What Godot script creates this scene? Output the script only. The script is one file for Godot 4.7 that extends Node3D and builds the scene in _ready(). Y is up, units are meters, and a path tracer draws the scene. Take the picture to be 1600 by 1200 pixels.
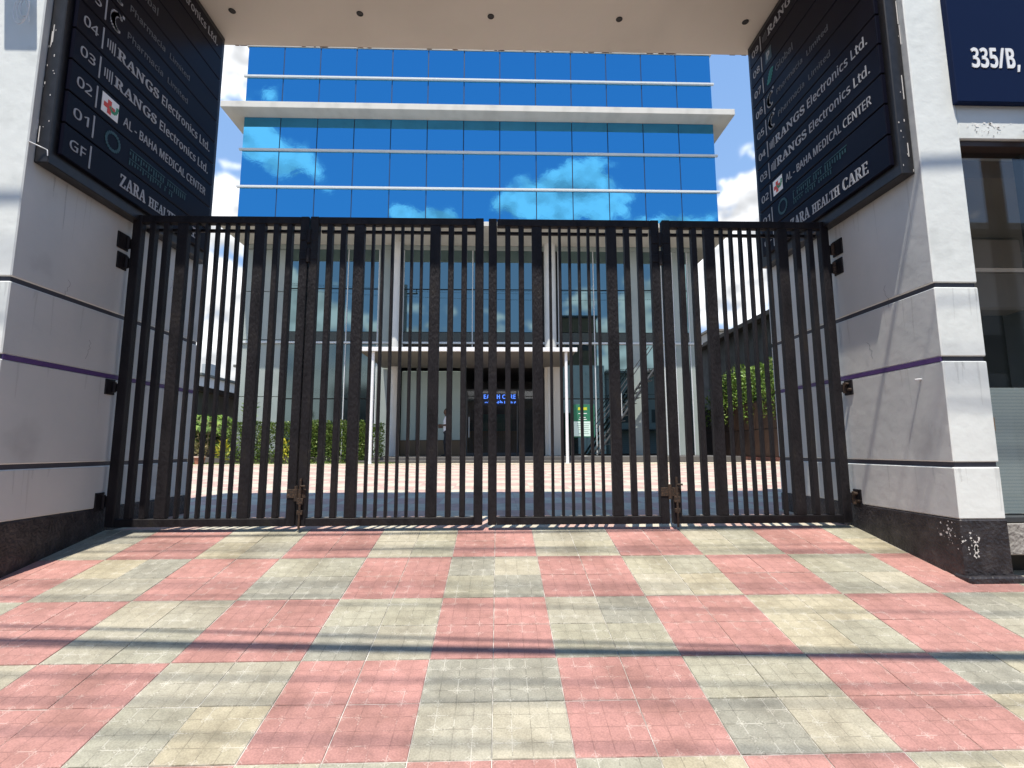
extends Node3D

# ------------------------------------------------------------------ helpers
var rng := RandomNumberGenerator.new()
var taken := {}

class MB:
	var v := PackedVector3Array()
	var n := PackedVector3Array()
	var u := PackedVector2Array()
	var c := PackedColorArray()
	var col := Color(1, 1, 1)
	var colored := false
	func tri(a: Vector3, b: Vector3, d: Vector3, na: Vector3, nb: Vector3, nd: Vector3, ua := Vector2.ZERO, ub := Vector2.ZERO, ud := Vector2.ZERO) -> void:
		if (b - a).cross(d - a).dot(na + nb + nd) > 0.0:
			v.append_array(PackedVector3Array([a, d, b])); n.append_array(PackedVector3Array([na, nd, nb])); u.append_array(PackedVector2Array([ua, ud, ub]))
		else:
			v.append_array(PackedVector3Array([a, b, d])); n.append_array(PackedVector3Array([na, nb, nd])); u.append_array(PackedVector2Array([ua, ub, ud]))
		if colored:
			c.append_array(PackedColorArray([col, col, col]))
	func quad(a: Vector3, b: Vector3, d: Vector3, e: Vector3, nn: Vector3, ua := Vector2(0, 0), ub := Vector2(1, 0), ud := Vector2(1, 1), ue := Vector2(0, 1)) -> void:
		tri(a, b, d, nn, nn, nn, ua, ub, ud)
		tri(a, d, e, nn, nn, nn, ua, ud, ue)
	func box(p: Vector3, s: Vector3, bev := 0.0, xf := Transform3D()) -> void:
		var h := s * 0.5
		var b: float = min(bev, min(h.x, min(h.y, h.z)) * 0.8)
		for ax in 3:
			var a1 := (ax + 1) % 3
			var a2 := (ax + 2) % 3
			for sg in [-1.0, 1.0]:
				var nn := Vector3.ZERO
				nn[ax] = sg
				var q := []
				for k in [[-1, -1], [1, -1], [1, 1], [-1, 1]]:
					var w := Vector3.ZERO
					w[ax] = sg * h[ax]; w[a1] = k[0] * (h[a1] - b); w[a2] = k[1] * (h[a2] - b)
					q.append(xf * (p + w))
				quad(q[0], q[1], q[2], q[3], xf.basis * nn)
		if b > 0.0:
			for ax in 3:
				var a1 := (ax + 1) % 3
				var a2 := (ax + 2) % 3
				for s1 in [-1.0, 1.0]:
					for s2 in [-1.0, 1.0]:
						var q := []
						for k in [[-1, 0], [1, 0], [1, 1], [-1, 1]]:
							var w := Vector3.ZERO
							w[ax] = k[0] * (h[ax] - b)
							w[a1] = s1 * (h[a1] - (0.0 if k[1] == 0 else b)); w[a2] = s2 * (h[a2] - (b if k[1] == 0 else 0.0))
							q.append(xf * (p + w))
						var nn := Vector3.ZERO
						nn[a1] = s1; nn[a2] = s2
						quad(q[0], q[1], q[2], q[3], xf.basis * nn.normalized())
			for sx in [-1.0, 1.0]:
				for sy in [-1.0, 1.0]:
					for sz in [-1.0, 1.0]:
						var sg := Vector3(sx, sy, sz)
						var nn := xf.basis * sg.normalized()
						tri(xf * (p + sg * (h - Vector3(0, b, b))), xf * (p + sg * (h - Vector3(b, 0, b))), xf * (p + sg * (h - Vector3(b, b, 0))), nn, nn, nn)
	func tube(pts: PackedVector3Array, radii: PackedFloat32Array, seg := 10, caps := true) -> void:
		var rings := []
		var nrms := []
		var side := Vector3.ZERO
		for i in pts.size():
			var t := (pts[min(i + 1, pts.size() - 1)] - pts[max(i - 1, 0)]).normalized()
			if side == Vector3.ZERO:
				side = t.cross(Vector3.UP if abs(t.y) < 0.9 else Vector3.RIGHT).normalized()
			side = (side - t * side.dot(t)).normalized()
			var up := side.cross(t)
			var ring := PackedVector3Array()
			var nr := PackedVector3Array()
			for k in seg:
				var a := TAU * k / seg
				var d := side * cos(a) + up * sin(a)
				ring.append(pts[i] + d * radii[i]); nr.append(d)
			rings.append(ring); nrms.append(nr)
		for i in pts.size() - 1:
			for k in seg:
				var l := (k + 1) % seg
				tri(rings[i][k], rings[i][l], rings[i + 1][l], nrms[i][k], nrms[i][l], nrms[i + 1][l])
				tri(rings[i][k], rings[i + 1][l], rings[i + 1][k], nrms[i][k], nrms[i + 1][l], nrms[i + 1][k])
		if caps:
			for e in [0, pts.size() - 1]:
				var t := (pts[1] - pts[0]).normalized() * -1.0 if e == 0 else (pts[e] - pts[e - 1]).normalized()
				for k in seg:
					tri(pts[e], rings[e][k], rings[e][(k + 1) % seg], t, t, t)
	func rod(a: Vector3, b: Vector3, r: float, seg := 10, r2 := -1.0) -> void:
		tube(PackedVector3Array([a, b]), PackedFloat32Array([r, r if r2 < 0.0 else r2]), seg)
	func leaf(p: Vector3, dir: Vector3, side: Vector3, l: float, w: float, bend: float) -> void:
		var up := side.cross(dir).normalized()
		var m := p + dir * l * 0.5 + up * bend * 0.3
		var t := p + dir * l - up * bend
		var fold := up * w * 0.18
		var a := m + side * w * 0.5 + fold
		var b := m - side * w * 0.5 + fold
		tri(p, a, m, up, (up - side * 0.4).normalized(), up)
		tri(p, m, b, up, up, (up + side * 0.4).normalized())
		tri(m, a, t, up, (up - side * 0.4).normalized(), up)
		tri(m, t, b, up, up, (up + side * 0.4).normalized())
	func mesh() -> ArrayMesh:
		var arr := []
		arr.resize(Mesh.ARRAY_MAX)
		arr[Mesh.ARRAY_VERTEX] = v; arr[Mesh.ARRAY_NORMAL] = n; arr[Mesh.ARRAY_TEX_UV] = u
		if colored:
			arr[Mesh.ARRAY_COLOR] = c
		var am := ArrayMesh.new()
		am.add_surface_from_arrays(Mesh.PRIMITIVE_TRIANGLES, arr)
		return am

func numbered(called: String) -> String:
	var k: int = taken.get(called, -1) + 1
	taken[called] = k
	return called if k == 0 else "%s_%03d" % [called, k]

func thing(called: String, label: String, category: String, at := Vector3.ZERO, group := "") -> Node3D:
	var o := Node3D.new()
	o.name = numbered(called)
	add_child(o)
	o.position = at
	o.set_meta("label", label); o.set_meta("category", category)
	if group != "":
		o.set_meta("group", group)
	return o

func put(called: String, m: Mesh, mat: Material, parent: Node = null) -> MeshInstance3D:
	var o := MeshInstance3D.new()
	o.mesh = m
	o.material_override = mat
	if parent == null:
		o.name = numbered(called)
		add_child(o)
	else:
		var k := 0
		var nm := called
		while parent.has_node(NodePath(nm)):
			k += 1
			nm = "%s_%03d" % [called, k]
		o.name = nm
		parent.add_child(o)
	return o

func struct(called: String, m: Mesh, mat: Material) -> MeshInstance3D:
	var o := put(called, m, mat)
	o.set_meta("kind", "structure")
	return o

func tag(o: Node, label: String, category: String, group := "") -> void:
	o.set_meta("label", label); o.set_meta("category", category)
	if group != "":
		o.set_meta("group", group)

func bx(called: String, lo: Vector3, hi: Vector3, mat: Material, parent: Node, bev := 0.004) -> MeshInstance3D:
	var b := MB.new()
	b.box((lo + hi) * 0.5, hi - lo, bev)
	return put(called, b.mesh(), mat, parent)

func stuffed(o: Node) -> void:
	o.set_meta("kind", "stuff")

func lin(r: float, g: float, b: float) -> Color:
	return Color(r, g, b).linear_to_srgb()

func mat(c: Color, rough := 0.7, metal := 0.0) -> StandardMaterial3D:
	var m := StandardMaterial3D.new()
	m.albedo_color = c; m.roughness = rough; m.metallic = metal
	return m

func noise(sd: int, freq: float, oct := 4) -> FastNoiseLite:
	var f := FastNoiseLite.new()
	f.seed = sd; f.noise_type = FastNoiseLite.TYPE_SIMPLEX_SMOOTH
	f.frequency = freq; f.fractal_type = FastNoiseLite.FRACTAL_FBM; f.fractal_octaves = oct
	return f

# colour noise texture: the three stops are linear base colours
func ntex(sd: int, freq: float, size: int, stops: Array, oct := 5, stretch := 0.0) -> ImageTexture:
	var src := noise(sd, freq, oct).get_seamless_image(size, size)
	var im := Image.create(size, size, false, Image.FORMAT_RGB8)
	for y in size:
		for x in size:
			var g: float = src.get_pixel(x, y).r
			if stretch > 0.0:
				g = lerpf(g, src.get_pixel((x + 91) % size, int(absf(fposmod(y + size * 0.5, size) - size * 0.5) * 0.12)).r, stretch)
			var t: float = g * (stops.size() - 1)
			var k: int = min(int(t), stops.size() - 2)
			im.set_pixel(x, y, (stops[k] as Color).lerp(stops[k + 1], t - k).linear_to_srgb())
	return ImageTexture.create_from_image(im)

func ntn(sd: int, freq: float, size: int, amount: float) -> ImageTexture:
	var im := noise(sd, freq, 5).get_seamless_image(size, size)
	im.convert(Image.FORMAT_RGB8)
	im.bump_map_to_normal_map(amount)
	return ImageTexture.create_from_image(im)

# world triplanar material
func trimat(tex: Texture2D, per_m: float, rough: float, nrm: Texture2D = null, ns := 0.5, stretch := Vector3.ONE) -> StandardMaterial3D:
	var m := StandardMaterial3D.new()
	m.albedo_texture = tex
	m.uv1_triplanar = true; m.uv1_world_triplanar = true
	m.uv1_scale = stretch * per_m
	m.roughness = rough
	if nrm:
		m.normal_enabled = true; m.normal_texture = nrm; m.normal_scale = ns
	return m

func text(s: String, font: Font, w: float, h: float, mt: Material, parent: Node, called: String, at: Vector3, yaw: float, depth := 0.004) -> MeshInstance3D:
	var t := TextMesh.new()
	t.text = s; t.font = font; t.font_size = 48; t.pixel_size = 0.01; t.depth = depth
	t.curve_step = 2.0
	t.horizontal_alignment = HORIZONTAL_ALIGNMENT_LEFT
	var bb := t.get_aabb()
	var o := put(called, t, mt, parent)
	var sc := Vector3(w / bb.size.x, h / bb.size.y, 1.0)
	var b := Basis(Vector3.UP, yaw)
	o.transform = Transform3D(b * Basis.from_scale(sc), at - b * (Vector3(bb.position.x, bb.position.y, 0) * sc))
	return o

# surface nets over tapered capsules [a, b, ra, rb]
func field(p: Vector3, pr: Array, k: float) -> float:
	var d := 1e3
	for q in pr:
		var a: Vector3 = q[0]
		var ab: Vector3 = q[1] - a
		var t: float = clamp((p - a).dot(ab) / max(ab.length_squared(), 1e-9), 0.0, 1.0)
		var e: float = p.distance_to(a + ab * t) - lerpf(q[2], q[3], t)
		var h: float = max(k - abs(d - e), 0.0) / k
		d = min(d, e) - h * h * k * 0.25
	return d

func nets(pr: Array, cell: float, k := 0.03) -> ArrayMesh:
	var lo := Vector3.ONE * 1e3
	var hi := -lo
	for q in pr:
		for e in 2:
			var r: Vector3 = Vector3.ONE * (q[2 + e] + cell * 2.0)
			lo = lo.min(q[e] - r); hi = hi.max(q[e] + r)
	var nx := int((hi.x - lo.x) / cell) + 2
	var ny := int((hi.y - lo.y) / cell) + 2
	var nz := int((hi.z - lo.z) / cell) + 2
	var f := PackedFloat32Array()
	f.resize(nx * ny * nz)
	for z in nz:
		for y in ny:
			for x in nx:
				f[(z * ny + y) * nx + x] = field(lo + Vector3(x, y, z) * cell, pr, k)
	var at := {}
	var pts := PackedVector3Array()
	var nrm := PackedVector3Array()
	for z in nz - 1:
		for y in ny - 1:
			for x in nx - 1:
				var s := Vector3.ZERO
				var cnt := 0
				for ax in 3:
					for j in 4:
						var o := Vector3i.ZERO
						o[(ax + 1) % 3] = j & 1; o[(ax + 2) % 3] = j >> 1
						var o2 := o
						o2[ax] = 1
						var a: float = f[((z + o.z) * ny + y + o.y) * nx + x + o.x]
						var b: float = f[((z + o2.z) * ny + y + o2.y) * nx + x + o2.x]
						if (a < 0.0) != (b < 0.0):
							s += Vector3(o) + (Vector3(o2) - Vector3(o)) * (a / (a - b)); cnt += 1
				if cnt:
					var p := lo + (Vector3(x, y, z) + s / cnt) * cell
					at[(z * ny + y) * nx + x] = pts.size()
					pts.append(p)
					var e := 0.004
					nrm.append(Vector3(field(p + Vector3(e, 0, 0), pr, k) - field(p - Vector3(e, 0, 0), pr, k), field(p + Vector3(0, e, 0), pr, k) - field(p - Vector3(0, e, 0), pr, k), field(p + Vector3(0, 0, e), pr, k) - field(p - Vector3(0, 0, e), pr, k)).normalized())
	var st := [1, nx, nx * ny]
	var mb := MB.new()
	for z in range(1, nz - 1):
		for y in range(1, ny - 1):
			for x in range(1, nx - 1):
				var i := (z * ny + y) * nx + x
				for ax in 3:
					if (f[i] < 0.0) != (f[i + st[ax]] < 0.0):
						var s1: int = st[(ax + 1) % 3]
						var s2: int = st[(ax + 2) % 3]
						var q := [at[i], at[i - s1], at[i - s1 - s2], at[i - s2]]
						mb.tri(pts[q[0]], pts[q[1]], pts[q[2]], nrm[q[0]], nrm[q[1]], nrm[q[2]])
						mb.tri(pts[q[0]], pts[q[2]], pts[q[3]], nrm[q[0]], nrm[q[2]], nrm[q[3]])
	return mb.mesh()

func ss(a: float, b: float, x: float) -> float:
	var t: float = clamp((x - a) / (b - a), 0.0, 1.0)
	return t * t * (3.0 - 2.0 * t)

# ------------------------------------------------------------------ the sky
func make_sky() -> Texture2D:
	var W := 1600
	var H := 800
	var big := noise(11, 2.3, 6)
	var fine := noise(5, 6.5, 5)
	var data := PackedFloat32Array()
	data.resize(W * H * 3)
	# cumulus heaps: direction (azimuth from -z towards +x, elevation), half sizes in degrees, strength
	var heaps := [
		[173.5, 28.2, 6.4, 2.6, 0.42], [177.5, 26.0, 4.2, 1.8, 0.30], [168.5, 25.6, 3.6, 1.8, 0.28], [187.4, 24.6, 3.6, 1.2, 0.40], [190.5, 25.4, 1.6, 0.9, 0.30],
		[206.6, 31.5, 3.6, 3.6, 0.38], [203.4, 28.6, 3.4, 1.6, 0.30], [200.0, 26.4, 2.0, 0.9, 0.26], [161.0, 23.6, 4.0, 1.0, 0.40],
		[-27.0, 36.5, 7.0, 4.2, 0.52], [-31.0, 23.0, 9.0, 4.0, 0.35], [-22.0, 16.0, 12.0, 7.0, 0.25], [29.0, 21.0, 11.0, 6.5, 0.55], [44.0, 30.0, 9.0, 7.0, 0.25],
		[-60.0, 34.0, 16.0, 8.0, 0.28], [75.0, 28.0, 16.0, 8.0, 0.28], [120.0, 33.0, 14.0, 7.0, 0.25], [240.0, 36.0, 14.0, 7.0, 0.28], [158.0, 18.0, 8.0, 6.5, 0.34], [201.0, 16.5, 7.0, 3.6, 0.28], [20.0, 62.0, 16.0, 7.0, 0.22], [150.0, 58.0, 14.0, 6.0, 0.18]]
	for y in H:
		var el := PI * 0.5 - PI * (y + 0.5) / H
		var ed := rad_to_deg(el)
		var ce := cos(el)
		var se := sin(el)
		var base: Color
		if ed >= 0.0:
			var t := pow(clamp(ed / 90.0, 0.0, 1.0), 0.55)
			base = Color(0.46, 0.66, 0.93).lerp(Color(0.085, 0.25, 0.64), t)
		else:
			base = Color(0.30, 0.29, 0.27)
		for x in W:
			var az := TAU * (x + 0.5) / W
			var c := base
			if ed > -1.0 and ed < 80.0:
				var d := Vector3(sin(az) * ce, se, -cos(az) * ce)
				var bias := 0.86 * (1.0 - ss(6.0, 22.0, ed)) - 0.46
				var ad := rad_to_deg(az)
				for h in heaps:
					var da: float = fposmod(ad - h[0] + 180.0, 360.0) - 180.0
					var r: float = pow(da * ce / h[2], 2.0) + pow((ed - h[1]) / h[3], 2.0)
					if r < 4.0:
						bias += h[4] * exp(-r) * 2.0
				if bias > -0.75:
					var s := Vector3(d.x, d.y * 1.5, d.z)
					var n := big.get_noise_3dv(s * 2.2) * 0.55 + fine.get_noise_3dv(s * 2.6) * 0.42
					var q := n + bias
					if q > -0.05:
						var cov := ss(0.0, 0.24, q)
						var s2 := s + Vector3(0.0, 0.035, 0.02)
						var n2 := big.get_noise_3dv(s2 * 2.2) * 0.55 + fine.get_noise_3dv(s2 * 2.6) * 0.42
						var lit: float = clamp(1.0 - (n2 - n) * 0.9 - max(n2 + bias, 0.0) * 0.42, 0.5, 1.1)
						c = base.lerp(Color(0.98, 0.99, 1.0) * (lit * 1.28), cov * 0.95)
			var i := (y * W + x) * 3
			data[i] = c.r; data[i + 1] = c.g; data[i + 2] = c.b
	var im := Image.create_from_data(W, H, false, Image.FORMAT_RGBF, data.to_byte_array())
	return ImageTexture.create_from_image(im)

# ------------------------------------------------------------------ paving textures
func make_tiles() -> Array:
	var S := 184
	var N := 4
	var im := Image.create(S * N, S * N, false, Image.FORMAT_RGB8)
	var hm := Image.create(S * N, S * N, false, Image.FORMAT_RGB8)
	var blot := noise(31, 0.014, 4)
	var grit := noise(32, 0.16, 3)
	var mask := noise(33, 0.011, 2)
	var dirt := noise(34, 0.03, 4)
	var greys := [Color(0.40, 0.375, 0.28), Color(0.375, 0.36, 0.28), Color(0.345, 0.335, 0.265), Color(0.42, 0.38, 0.275), Color(0.43, 0.40, 0.31), Color(0.355, 0.34, 0.26), Color(0.305, 0.298, 0.247), Color(0.385, 0.365, 0.29)]
	for ty in N:
		for tx in N:
			var id := ty * N + tx
			var red := id >= 8
			var r0 := RandomNumberGenerator.new()
			r0.seed = 900 + id
			var base: Color = Color(0.44, 0.228, 0.202) * r0.randf_range(0.90, 1.06) if red else greys[id]
			var pale := Color(0.66, 0.52, 0.47) if red else Color(0.68, 0.66, 0.58)
			var dark := base * (0.60 if red else 0.52)
			var wl := r0.randf_range(-0.12, 0.10)
			for py in S:
				for px in S:
					var gx := tx * S + px
					var gy := ty * S + py
					var fx := px / float(S) * 4.0
					var fy := py / float(S) * 4.0
					var u: float = abs(fposmod(fx, 1.0) - 0.5)
					var v: float = abs(fposmod(fy, 1.0) - 0.5)
					var g := 0.0
					var e: float = min(0.5 - u, 0.5 - v)
					g = 1.0 - ss(0.010, 0.030, e)
					var dec := 0.0
					if u + v > 0.64:
						dec = (1.0 - ss(0.010, 0.034, abs(u - v))) * 0.9
					if u < 0.44 and v < 0.44:
						dec = max(dec, (1.0 - ss(0.010, 0.028, abs(u + v - 0.68))) * 0.8)
					var b := blot.get_noise_2d(gx, gy)
					var k := grit.get_noise_2d(gx, gy)
					var d := dirt.get_noise_2d(gx + 900, gy)
					var c: Color = base * (1.0 + b * 0.16 + k * 0.24 + min(d, 0.0) * 0.18)
					var edge: float = min(min(px, S - px), min(py, S - py)) / float(S)
					var m := mask.get_noise_2d(gx, gy + 555) + k * 0.35 + wl - 0.12 + 0.42 * (1.0 - ss(0.0, 0.14, edge))
					var ln: float = max(g, dec * 0.8)
					c = c.lerp(dark, (g * 0.60 + dec * 0.30) * (1.0 - ss(0.0, 0.3, m)) * (0.6 + ss(-0.2, 0.3, b)))
					c = c.lerp(pale, ln * ss(0.0, 0.28, m) * 0.72)
					g = max(g, dec * 0.7)
					im.set_pixel(gx, gy, c.clamp().linear_to_srgb())
					var hh: float = clamp(0.72 - g * 0.5 + k * 0.09, 0.0, 1.0)
					hm.set_pixel(gx, gy, Color(hh, hh, hh))
	hm.bump_map_to_normal_map(1.8)
	return [ImageTexture.create_from_image(im), ImageTexture.create_from_image(hm)]

func make_court() -> ImageTexture:
	var S := 512
	var im := Image.create(S, S, false, Image.FORMAT_RGB8)
	var a := noise(41, 0.02, 4)
	for y in S:
		for x in S:
			var red := (x * 2 / S + y * 2 / S) % 2 == 0
			var ti := (x * 4 / S) * 7 + (y * 4 / S) * 13
			var c := Color(0.52, 0.36, 0.31) if red else Color(0.52, 0.48, 0.39)
			c = c * (0.92 + 0.04 * (ti % 5)) * (1.0 + a.get_noise_2d(x, y) * 0.2)
			if x % 128 < 3 or y % 128 < 3:
				c = c * 0.78
			elif x % 32 < 2 or y % 32 < 2:
				c = c * 0.93
			im.set_pixel(x, y, c.clamp().linear_to_srgb())
	return ImageTexture.create_from_image(im)

# ------------------------------------------------------------------ foliage
func foliage(boxes: Array, per_m3: float, leaf_l: float, leaf_w: float, cols: Array, up := 0.5) -> ArrayMesh:
	var mb := MB.new()
	mb.colored = true
	var nz := noise(77, 1.6, 3)
	for b in boxes:   # [centre, radii, boxy]
		var c: Vector3 = b[0]
		var r: Vector3 = b[1]
		var cnt := int(per_m3 * r.x * r.y * r.z * 4.2)
		for i in cnt:
			var q := Vector3(rng.randf_range(-1, 1), rng.randf_range(-1, 1), rng.randf_range(-1, 1))
			var e: float = max(abs(q.x), max(abs(q.y), abs(q.z))) if b[2] else q.length()
			if e > 1.0:
				continue
			if e < 0.45 and rng.randf() < 0.7:
				continue
			var p := c + q * r
			if nz.get_noise_3dv(p * 1.7) < -0.22 - 0.1 * (1.0 - e):
				continue
			var out := (q * Vector3(1.0 / r.x, 1.0 / r.y, 1.0 / r.z)).normalized()
			var d := (out + Vector3(rng.randf_range(-1, 1), rng.randf_range(-1, 1) + up, rng.randf_range(-1, 1)) * 0.9).normalized()
			var s := d.cross(Vector3(rng.randf_range(-1, 1), rng.randf_range(0.2, 1), rng.randf_range(-1, 1))).normalized()
			var cc: Color = cols[rng.randi() % cols.size()]
			mb.col = cc * rng.randf_range(0.75, 1.25)
			var k := rng.randf_range(0.7, 1.3)
			mb.leaf(p, d, s, leaf_l * k, leaf_w * k, leaf_l * 0.15)
	return mb.mesh()

func fronds(mb: MB, base: Vector3, cnt: int, length: float, leaflet: float, cols: Array, rise := 1.0) -> void:
	for i in cnt:
		var a := TAU * i / cnt + rng.randf_range(-0.3, 0.3)
		var d := Vector3(cos(a), 0, sin(a))
		var lift := rng.randf_range(0.5, 1.3) * rise
		var prev := base
		for j in 10:
			var t := (j + 1) / 10.0
			var p := base + d * length * t * 0.8 + Vector3.UP * length * (lift * t - 1.05 * t * t * lift * 0.9)
			var dir := (p - prev).normalized()
			var side := dir.cross(Vector3.UP).normalized()
			for s in [-1.0, 1.0]:
				for h in 2:
					mb.col = (cols[rng.randi() % cols.size()] as Color) * rng.randf_range(0.8, 1.2)
					var ld: Vector3 = (side * s + dir * 0.7 - Vector3.UP * 0.25).normalized()
					mb.leaf(prev.lerp(p, h * 0.5), ld, dir.cross(ld).cross(ld).normalized(), leaflet * (1.1 - 0.6 * t), leaflet * 0.16, leaflet * 0.15)
			mb.tri(prev + side * 0.008, prev - side * 0.008, p, Vector3.UP, Vector3.UP, Vector3.UP)
			prev = p

# ------------------------------------------------------------------ the scene
func _ready() -> void:
	rng.seed = 4242
	# camera
	var cam := Camera3D.new()
	cam.name = "camera"
	add_child(cam)
	cam.transform = Transform3D(Basis(Vector3(0.99960116, -0.00238504, 0.0281396), Vector3(-0.00119001, 0.99198492, 0.12635074), Vector3(-0.02821541, -0.12633383, 0.99158643)).orthonormalized(), Vector3(0.0902, 0.6533, 4.2681))
	cam.fov = rad_to_deg(2.0 * atan(600.0 / 795.92))
	cam.near = 0.05
	cam.far = 900.0
	cam.current = true
	# sky and exposure
	var env := Environment.new()
	env.background_mode = Environment.BG_SKY
	var sky := Sky.new()
	var pan := PanoramaSkyMaterial.new()
	pan.panorama = make_sky()
	pan.energy_multiplier = 0.92
	sky.sky_material = pan
	env.sky = sky
	env.tonemap_mode = Environment.TONE_MAPPER_LINEAR
	env.tonemap_exposure = 1.26
	env.sdfgi_enabled = true; env.ssao_enabled = true; env.ssil_enabled = true
	var we := WorldEnvironment.new()
	we.name = "world_environment"
	we.environment = env
	add_child(we)
	# sun: high, behind the camera and a little to its left
	var sun := DirectionalLight3D.new()
	sun.name = "sun"
	sun.light_energy = 1.6
	sun.light_color = Color(1.0, 0.965, 0.91)
	sun.light_angular_distance = 0.5
	sun.shadow_enabled = true
	add_child(sun)
	var sd := Vector3(0.29, -2.7, -1.0).normalized()
	sun.transform = Transform3D(Basis.looking_at(sd, Vector3(0, 0, -1)), Vector3(0, 20, 8))

	materials()
	ground()
	gateway()
	shop_front()
	office()
	gate()
	sign_boards()
	street_things()
	far_side()
	garden()
	person()

var M := {}

func materials() -> void:
	var plaster_n := ntn(3, 0.03, 512, 5.0)
	var rough_n := ntn(4, 0.09, 512, 5.0)
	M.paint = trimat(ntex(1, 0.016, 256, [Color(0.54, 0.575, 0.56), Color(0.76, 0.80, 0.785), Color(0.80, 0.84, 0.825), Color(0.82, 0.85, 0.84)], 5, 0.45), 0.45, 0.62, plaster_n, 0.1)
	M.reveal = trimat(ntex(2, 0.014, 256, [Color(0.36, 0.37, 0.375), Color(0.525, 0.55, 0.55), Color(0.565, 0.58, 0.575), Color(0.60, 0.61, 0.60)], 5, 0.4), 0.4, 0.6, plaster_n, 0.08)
	M.soffit = trimat(ntex(6, 0.005, 256, [Color(0.59, 0.55, 0.48), Color(0.65, 0.605, 0.53), Color(0.67, 0.63, 0.555)]), 0.3, 0.8, plaster_n, 0.06)
	M.groove = mat(lin(0.055, 0.058, 0.075), 0.6)
	M.purple = mat(lin(0.085, 0.045, 0.17), 0.55)
	M.plinth = trimat(ntex(7, 0.04, 256, [Color(0.012, 0.011, 0.013), Color(0.022, 0.02, 0.024), Color(0.035, 0.032, 0.036), Color(0.06, 0.055, 0.055)]), 0.7, 0.5, rough_n, 0.5)
	M.chip = mat(lin(0.62, 0.60, 0.58), 0.8)
	M.bar = trimat(ntex(8, 0.024, 256, [Color(0.0085, 0.0079, 0.0092), Color(0.0155, 0.0142, 0.0165), Color(0.0195, 0.018, 0.0205), Color(0.026, 0.023, 0.021)]), 1.1, 0.5, rough_n, 0.2, Vector3(1, 0.35, 1))
	M.bar.metallic_specular = 0.3
	M.rust = trimat(ntex(9, 0.05, 256, [Color(0.012, 0.01, 0.009), Color(0.025, 0.017, 0.013), Color(0.06, 0.034, 0.02), Color(0.15, 0.09, 0.05)]), 4.0, 0.8, rough_n, 0.8)
	M.slat = mat(lin(0.006, 0.0065, 0.014), 0.32)
	M.slat.metallic_specular = 0.2
	M.sign_frame = trimat(ntex(10, 0.03, 256, [Color(0.008, 0.008, 0.01), Color(0.012, 0.012, 0.014), Color(0.02, 0.02, 0.024)]), 1.5, 0.4)
	M.letter = mat(lin(0.36, 0.37, 0.40), 0.5)
	M.letter_dim = mat(lin(0.10, 0.105, 0.12), 0.5)
	M.letter_teal = mat(lin(0.010, 0.05, 0.052), 0.4)
	M.white_metal = mat(lin(0.78, 0.80, 0.82), 0.4)
	M.navy = mat(lin(0.008, 0.017, 0.055), 0.45)
	M.navy.metallic_specular = 0.15
	M.letter_white = mat(lin(0.82, 0.84, 0.86), 0.5)
	M.glass_blue = mat(lin(0.075, 0.36, 0.64), 0.006, 1.0)
	M.glass_blue.normal_enabled = true
	M.glass_blue.normal_texture = ntn(66, 0.012, 256, 6.0)
	M.glass_blue.normal_scale = 0.008
	M.glass_blue.uv1_triplanar = true; M.glass_blue.uv1_world_triplanar = true
	M.glass_blue.uv1_scale = Vector3.ONE * 0.37
	M.glass_teal = mat(lin(0.17, 0.255, 0.27), 0.02, 1.0)
	M.glass_grey = mat(lin(0.115, 0.15, 0.15), 0.1, 1.0)
	M.joint = mat(lin(0.006, 0.02, 0.06), 0.5)
	M.slab = trimat(ntex(12, 0.02, 256, [Color(0.46, 0.46, 0.43), Color(0.60, 0.60, 0.565), Color(0.66, 0.655, 0.62)], 5, 0.5), 0.2, 0.7)
	M.wall_white = trimat(ntex(13, 0.02, 256, [Color(0.62, 0.63, 0.61), Color(0.70, 0.71, 0.69), Color(0.74, 0.75, 0.73)]), 0.2, 0.7)
	M.clad = trimat(ntex(14, 0.01, 256, [Color(0.27, 0.32, 0.305), Color(0.33, 0.38, 0.365), Color(0.36, 0.41, 0.39)]), 0.15, 0.25)
	M.alu = mat(lin(0.62, 0.66, 0.68), 0.35, 0.0)
	M.alu_dark = mat(lin(0.05, 0.055, 0.06), 0.4)
	M.frost = mat(lin(0.34, 0.44, 0.43), 0.25)
	M.brown = mat(lin(0.12, 0.085, 0.05), 0.5)
	M.cream = mat(lin(0.62, 0.60, 0.54), 0.6)
	M.dark = mat(lin(0.02, 0.02, 0.021), 0.6)
	M.spandrel = mat(lin(0.03, 0.04, 0.035), 0.25)
	var g := StandardMaterial3D.new()
	g.albedo_color = Color(0.16, 0.2, 0.2, 0.10); g.roughness = 0.0; g.metallic = 0.0
	g.transparency = BaseMaterial3D.TRANSPARENCY_ALPHA
	M.pane = g
	M.cable = mat(lin(0.012, 0.012, 0.012), 0.6)
	M.concrete = trimat(ntex(15, 0.02, 256, [Color(0.24, 0.23, 0.215), Color(0.32, 0.31, 0.29), Color(0.37, 0.36, 0.34)]), 0.5, 0.85, rough_n, 0.5)
	var leafm := StandardMaterial3D.new()
	leafm.vertex_color_use_as_albedo = true
	leafm.roughness = 0.5
	leafm.backlight_enabled = true
	leafm.backlight = Color(0.18, 0.28, 0.05)
	M.leaf = leafm
	M.bark = trimat(ntex(16, 0.05, 256, [Color(0.06, 0.045, 0.03), Color(0.12, 0.09, 0.06), Color(0.18, 0.14, 0.10)]), 2.0, 0.9)

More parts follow.
